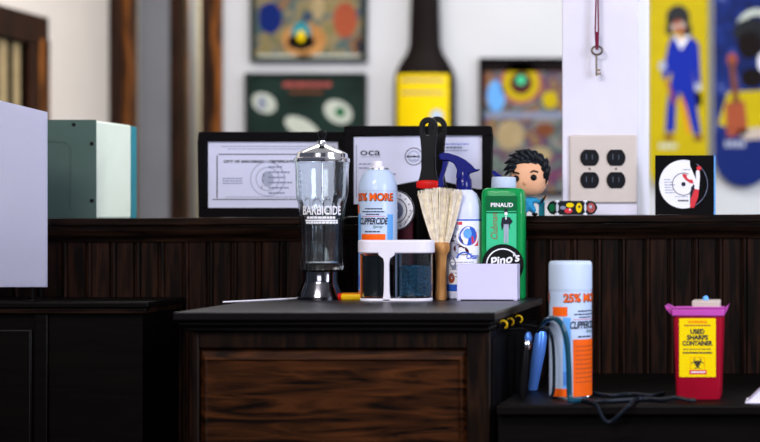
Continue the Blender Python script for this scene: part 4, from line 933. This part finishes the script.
# decks on the back wall
def deck(label, px0, px1, pybot, m):
    d = WB-.03; s = F/d; c_ = (px0+px1)/2; hw = (px1-px0)/2/s; t = thing('skateboard_deck', label, 'skateboard deck', (X(c_, d), WB-.001, Z(pybot, d)), 0, None)
    H = .80; out = []
    for k in range(17): a = PI+PI*k/16; out.append((hw*math.cos(a), hw+hw*math.sin(a)))
    for k in range(17): a = PI*k/16; out.append((hw*math.cos(a), H-hw+hw*math.sin(a)))
    MB().prism(out, -.030, -.018).build('board', m, t, bevel=.003)
    MB().box(-.02, .02, -.018, 0, .2, .6).build('wall_mount', 'blackm', t); return t, s
t, s = deck('yellow skateboard deck printed with a blue suited figure', 648.5, 708, 196, 'yellowd')
p = Print(); U = lambda px: (px-678.2)/s; V = lambda py: (196-py)/s
p.disc(U(678), V(18), 12/s, 'hair', 1, 24, 13/s); p.disc(U(687), V(30), 5/s, 'hair', 1, 16, 8/s); p.disc(U(669.5), V(29), 4/s, 'hair', 1, 16, 7/s); p.disc(U(678.5), V(27), 7/s, 'rust', 2, 20, 7/s); p.disc(U(674), V(27), 3/s, 'beige', 3, 12); p.disc(U(682), V(25), 3/s, 'beige', 3, 12)
p.poly([(U(672), V(36)), (U(691), V(36)), (U(699), V(44)), (U(700), V(62)), (U(701), V(84)), (U(695), V(86)), (U(692), V(66)), (U(696), V(100)), (U(701), V(134)), (U(693), V(134)), (U(686), V(106)), (U(680), V(92)), (U(676), V(106)), (U(675), V(132)), (U(665), V(132)), (U(667), V(104)), (U(672), V(72)), (U(665), V(80)), (U(662), V(76)), (U(668), V(46))], 'suit', 1)
p.poly([(U(674), V(36)), (U(690), V(36)), (U(681), V(50))], 'whitep', 2); p.disc(U(681), V(38), 3/s, 'beech', 3, 12)
p.disc(U(662.5), V(66), 4/s, 'inkl', 2, 14, 5/s); p.disc(U(698), V(87), 4/s, 'inkl', 2, 14); p.poly([(U(664), V(78)), (U(667), V(78)), (U(677), V(104)), (U(674), V(105))], 'rust', 2)
p.disc(U(669), V(137), 5/s, 'brown', 1, 14, 3.4/s); p.disc(U(698), V(138), 5/s, 'brown', 1, 14, 3.4/s); p.poly([(U(694), V(90)), (U(702), V(94)), (U(702), V(106)), (U(696), V(106))], 'beer', 1); p.poly([(U(681), V(94)), (U(683), V(94)), (U(690), V(134)), (U(688), V(134))], 'orange', 1)
p.bars(U(659), U(677), V(146), 5/s, 'posterw', 1, 3, .004, .012, .018)
p.build('deck_graphic', flat(-.0302), t)
t, s = deck('blue skateboard deck printed with a dark figure and red guitar shape', 714, 774, 187, 'deckblue')
p = Print(); U = lambda px: (px-744)/s; V = lambda py: (187-py)/s
p.poly([(-29.6/s, V(155)), (-29.6/s, V(130)), (29.6/s, V(130)), (29.6/s, V(155))]+[(29.6/s*math.cos(-PI*k/12), V(157.4)-29.0/s*math.sin(PI*k/12)) for k in range(0, 13)], 'navy', 1)
p.disc(U(752), V(32), 19/s, 'hair', 2, 20, 14/s); p.annulus(U(757), V(30), 15/s, 21/s, 'posterw', 2, 20, PI*.15, PI*.9); p.disc(U(750), V(45), 13/s, 'beer', 3, 20, 14/s); p.disc(U(732), V(60), 5/s, 'rust', 2, 14, 7/s)
p.poly([(U(728), V(92)), (U(772), V(90)), (U(772), V(126)), (U(740), V(132)), (U(718), V(124))], 'yellowd', 2); p.poly([(U(725), V(103)), (U(745), V(101)), (U(748), V(134)), (U(727), V(137))], 'rust', 3); p.poly([(U(729), V(60)), (U(734), V(60)), (U(740), V(104)), (U(733), V(104))], 'brown', 4)
p.disc(U(764), V(62), 6/s, 'whitep', 3, 14, 10/s); p.disc(U(752), V(78), 12/s, 'beer', 3, 16, 10/s); p.bars(U(725), U(746), V(144), 6/s, 'inkl', 2, 4, .004, .012, .02); p.poly([(U(735), V(130)), (U(772), V(126)), (U(772), V(138)), (U(745), V(140))], 'beige', 3)
p.build('deck_graphic', flat(-.0302), t)
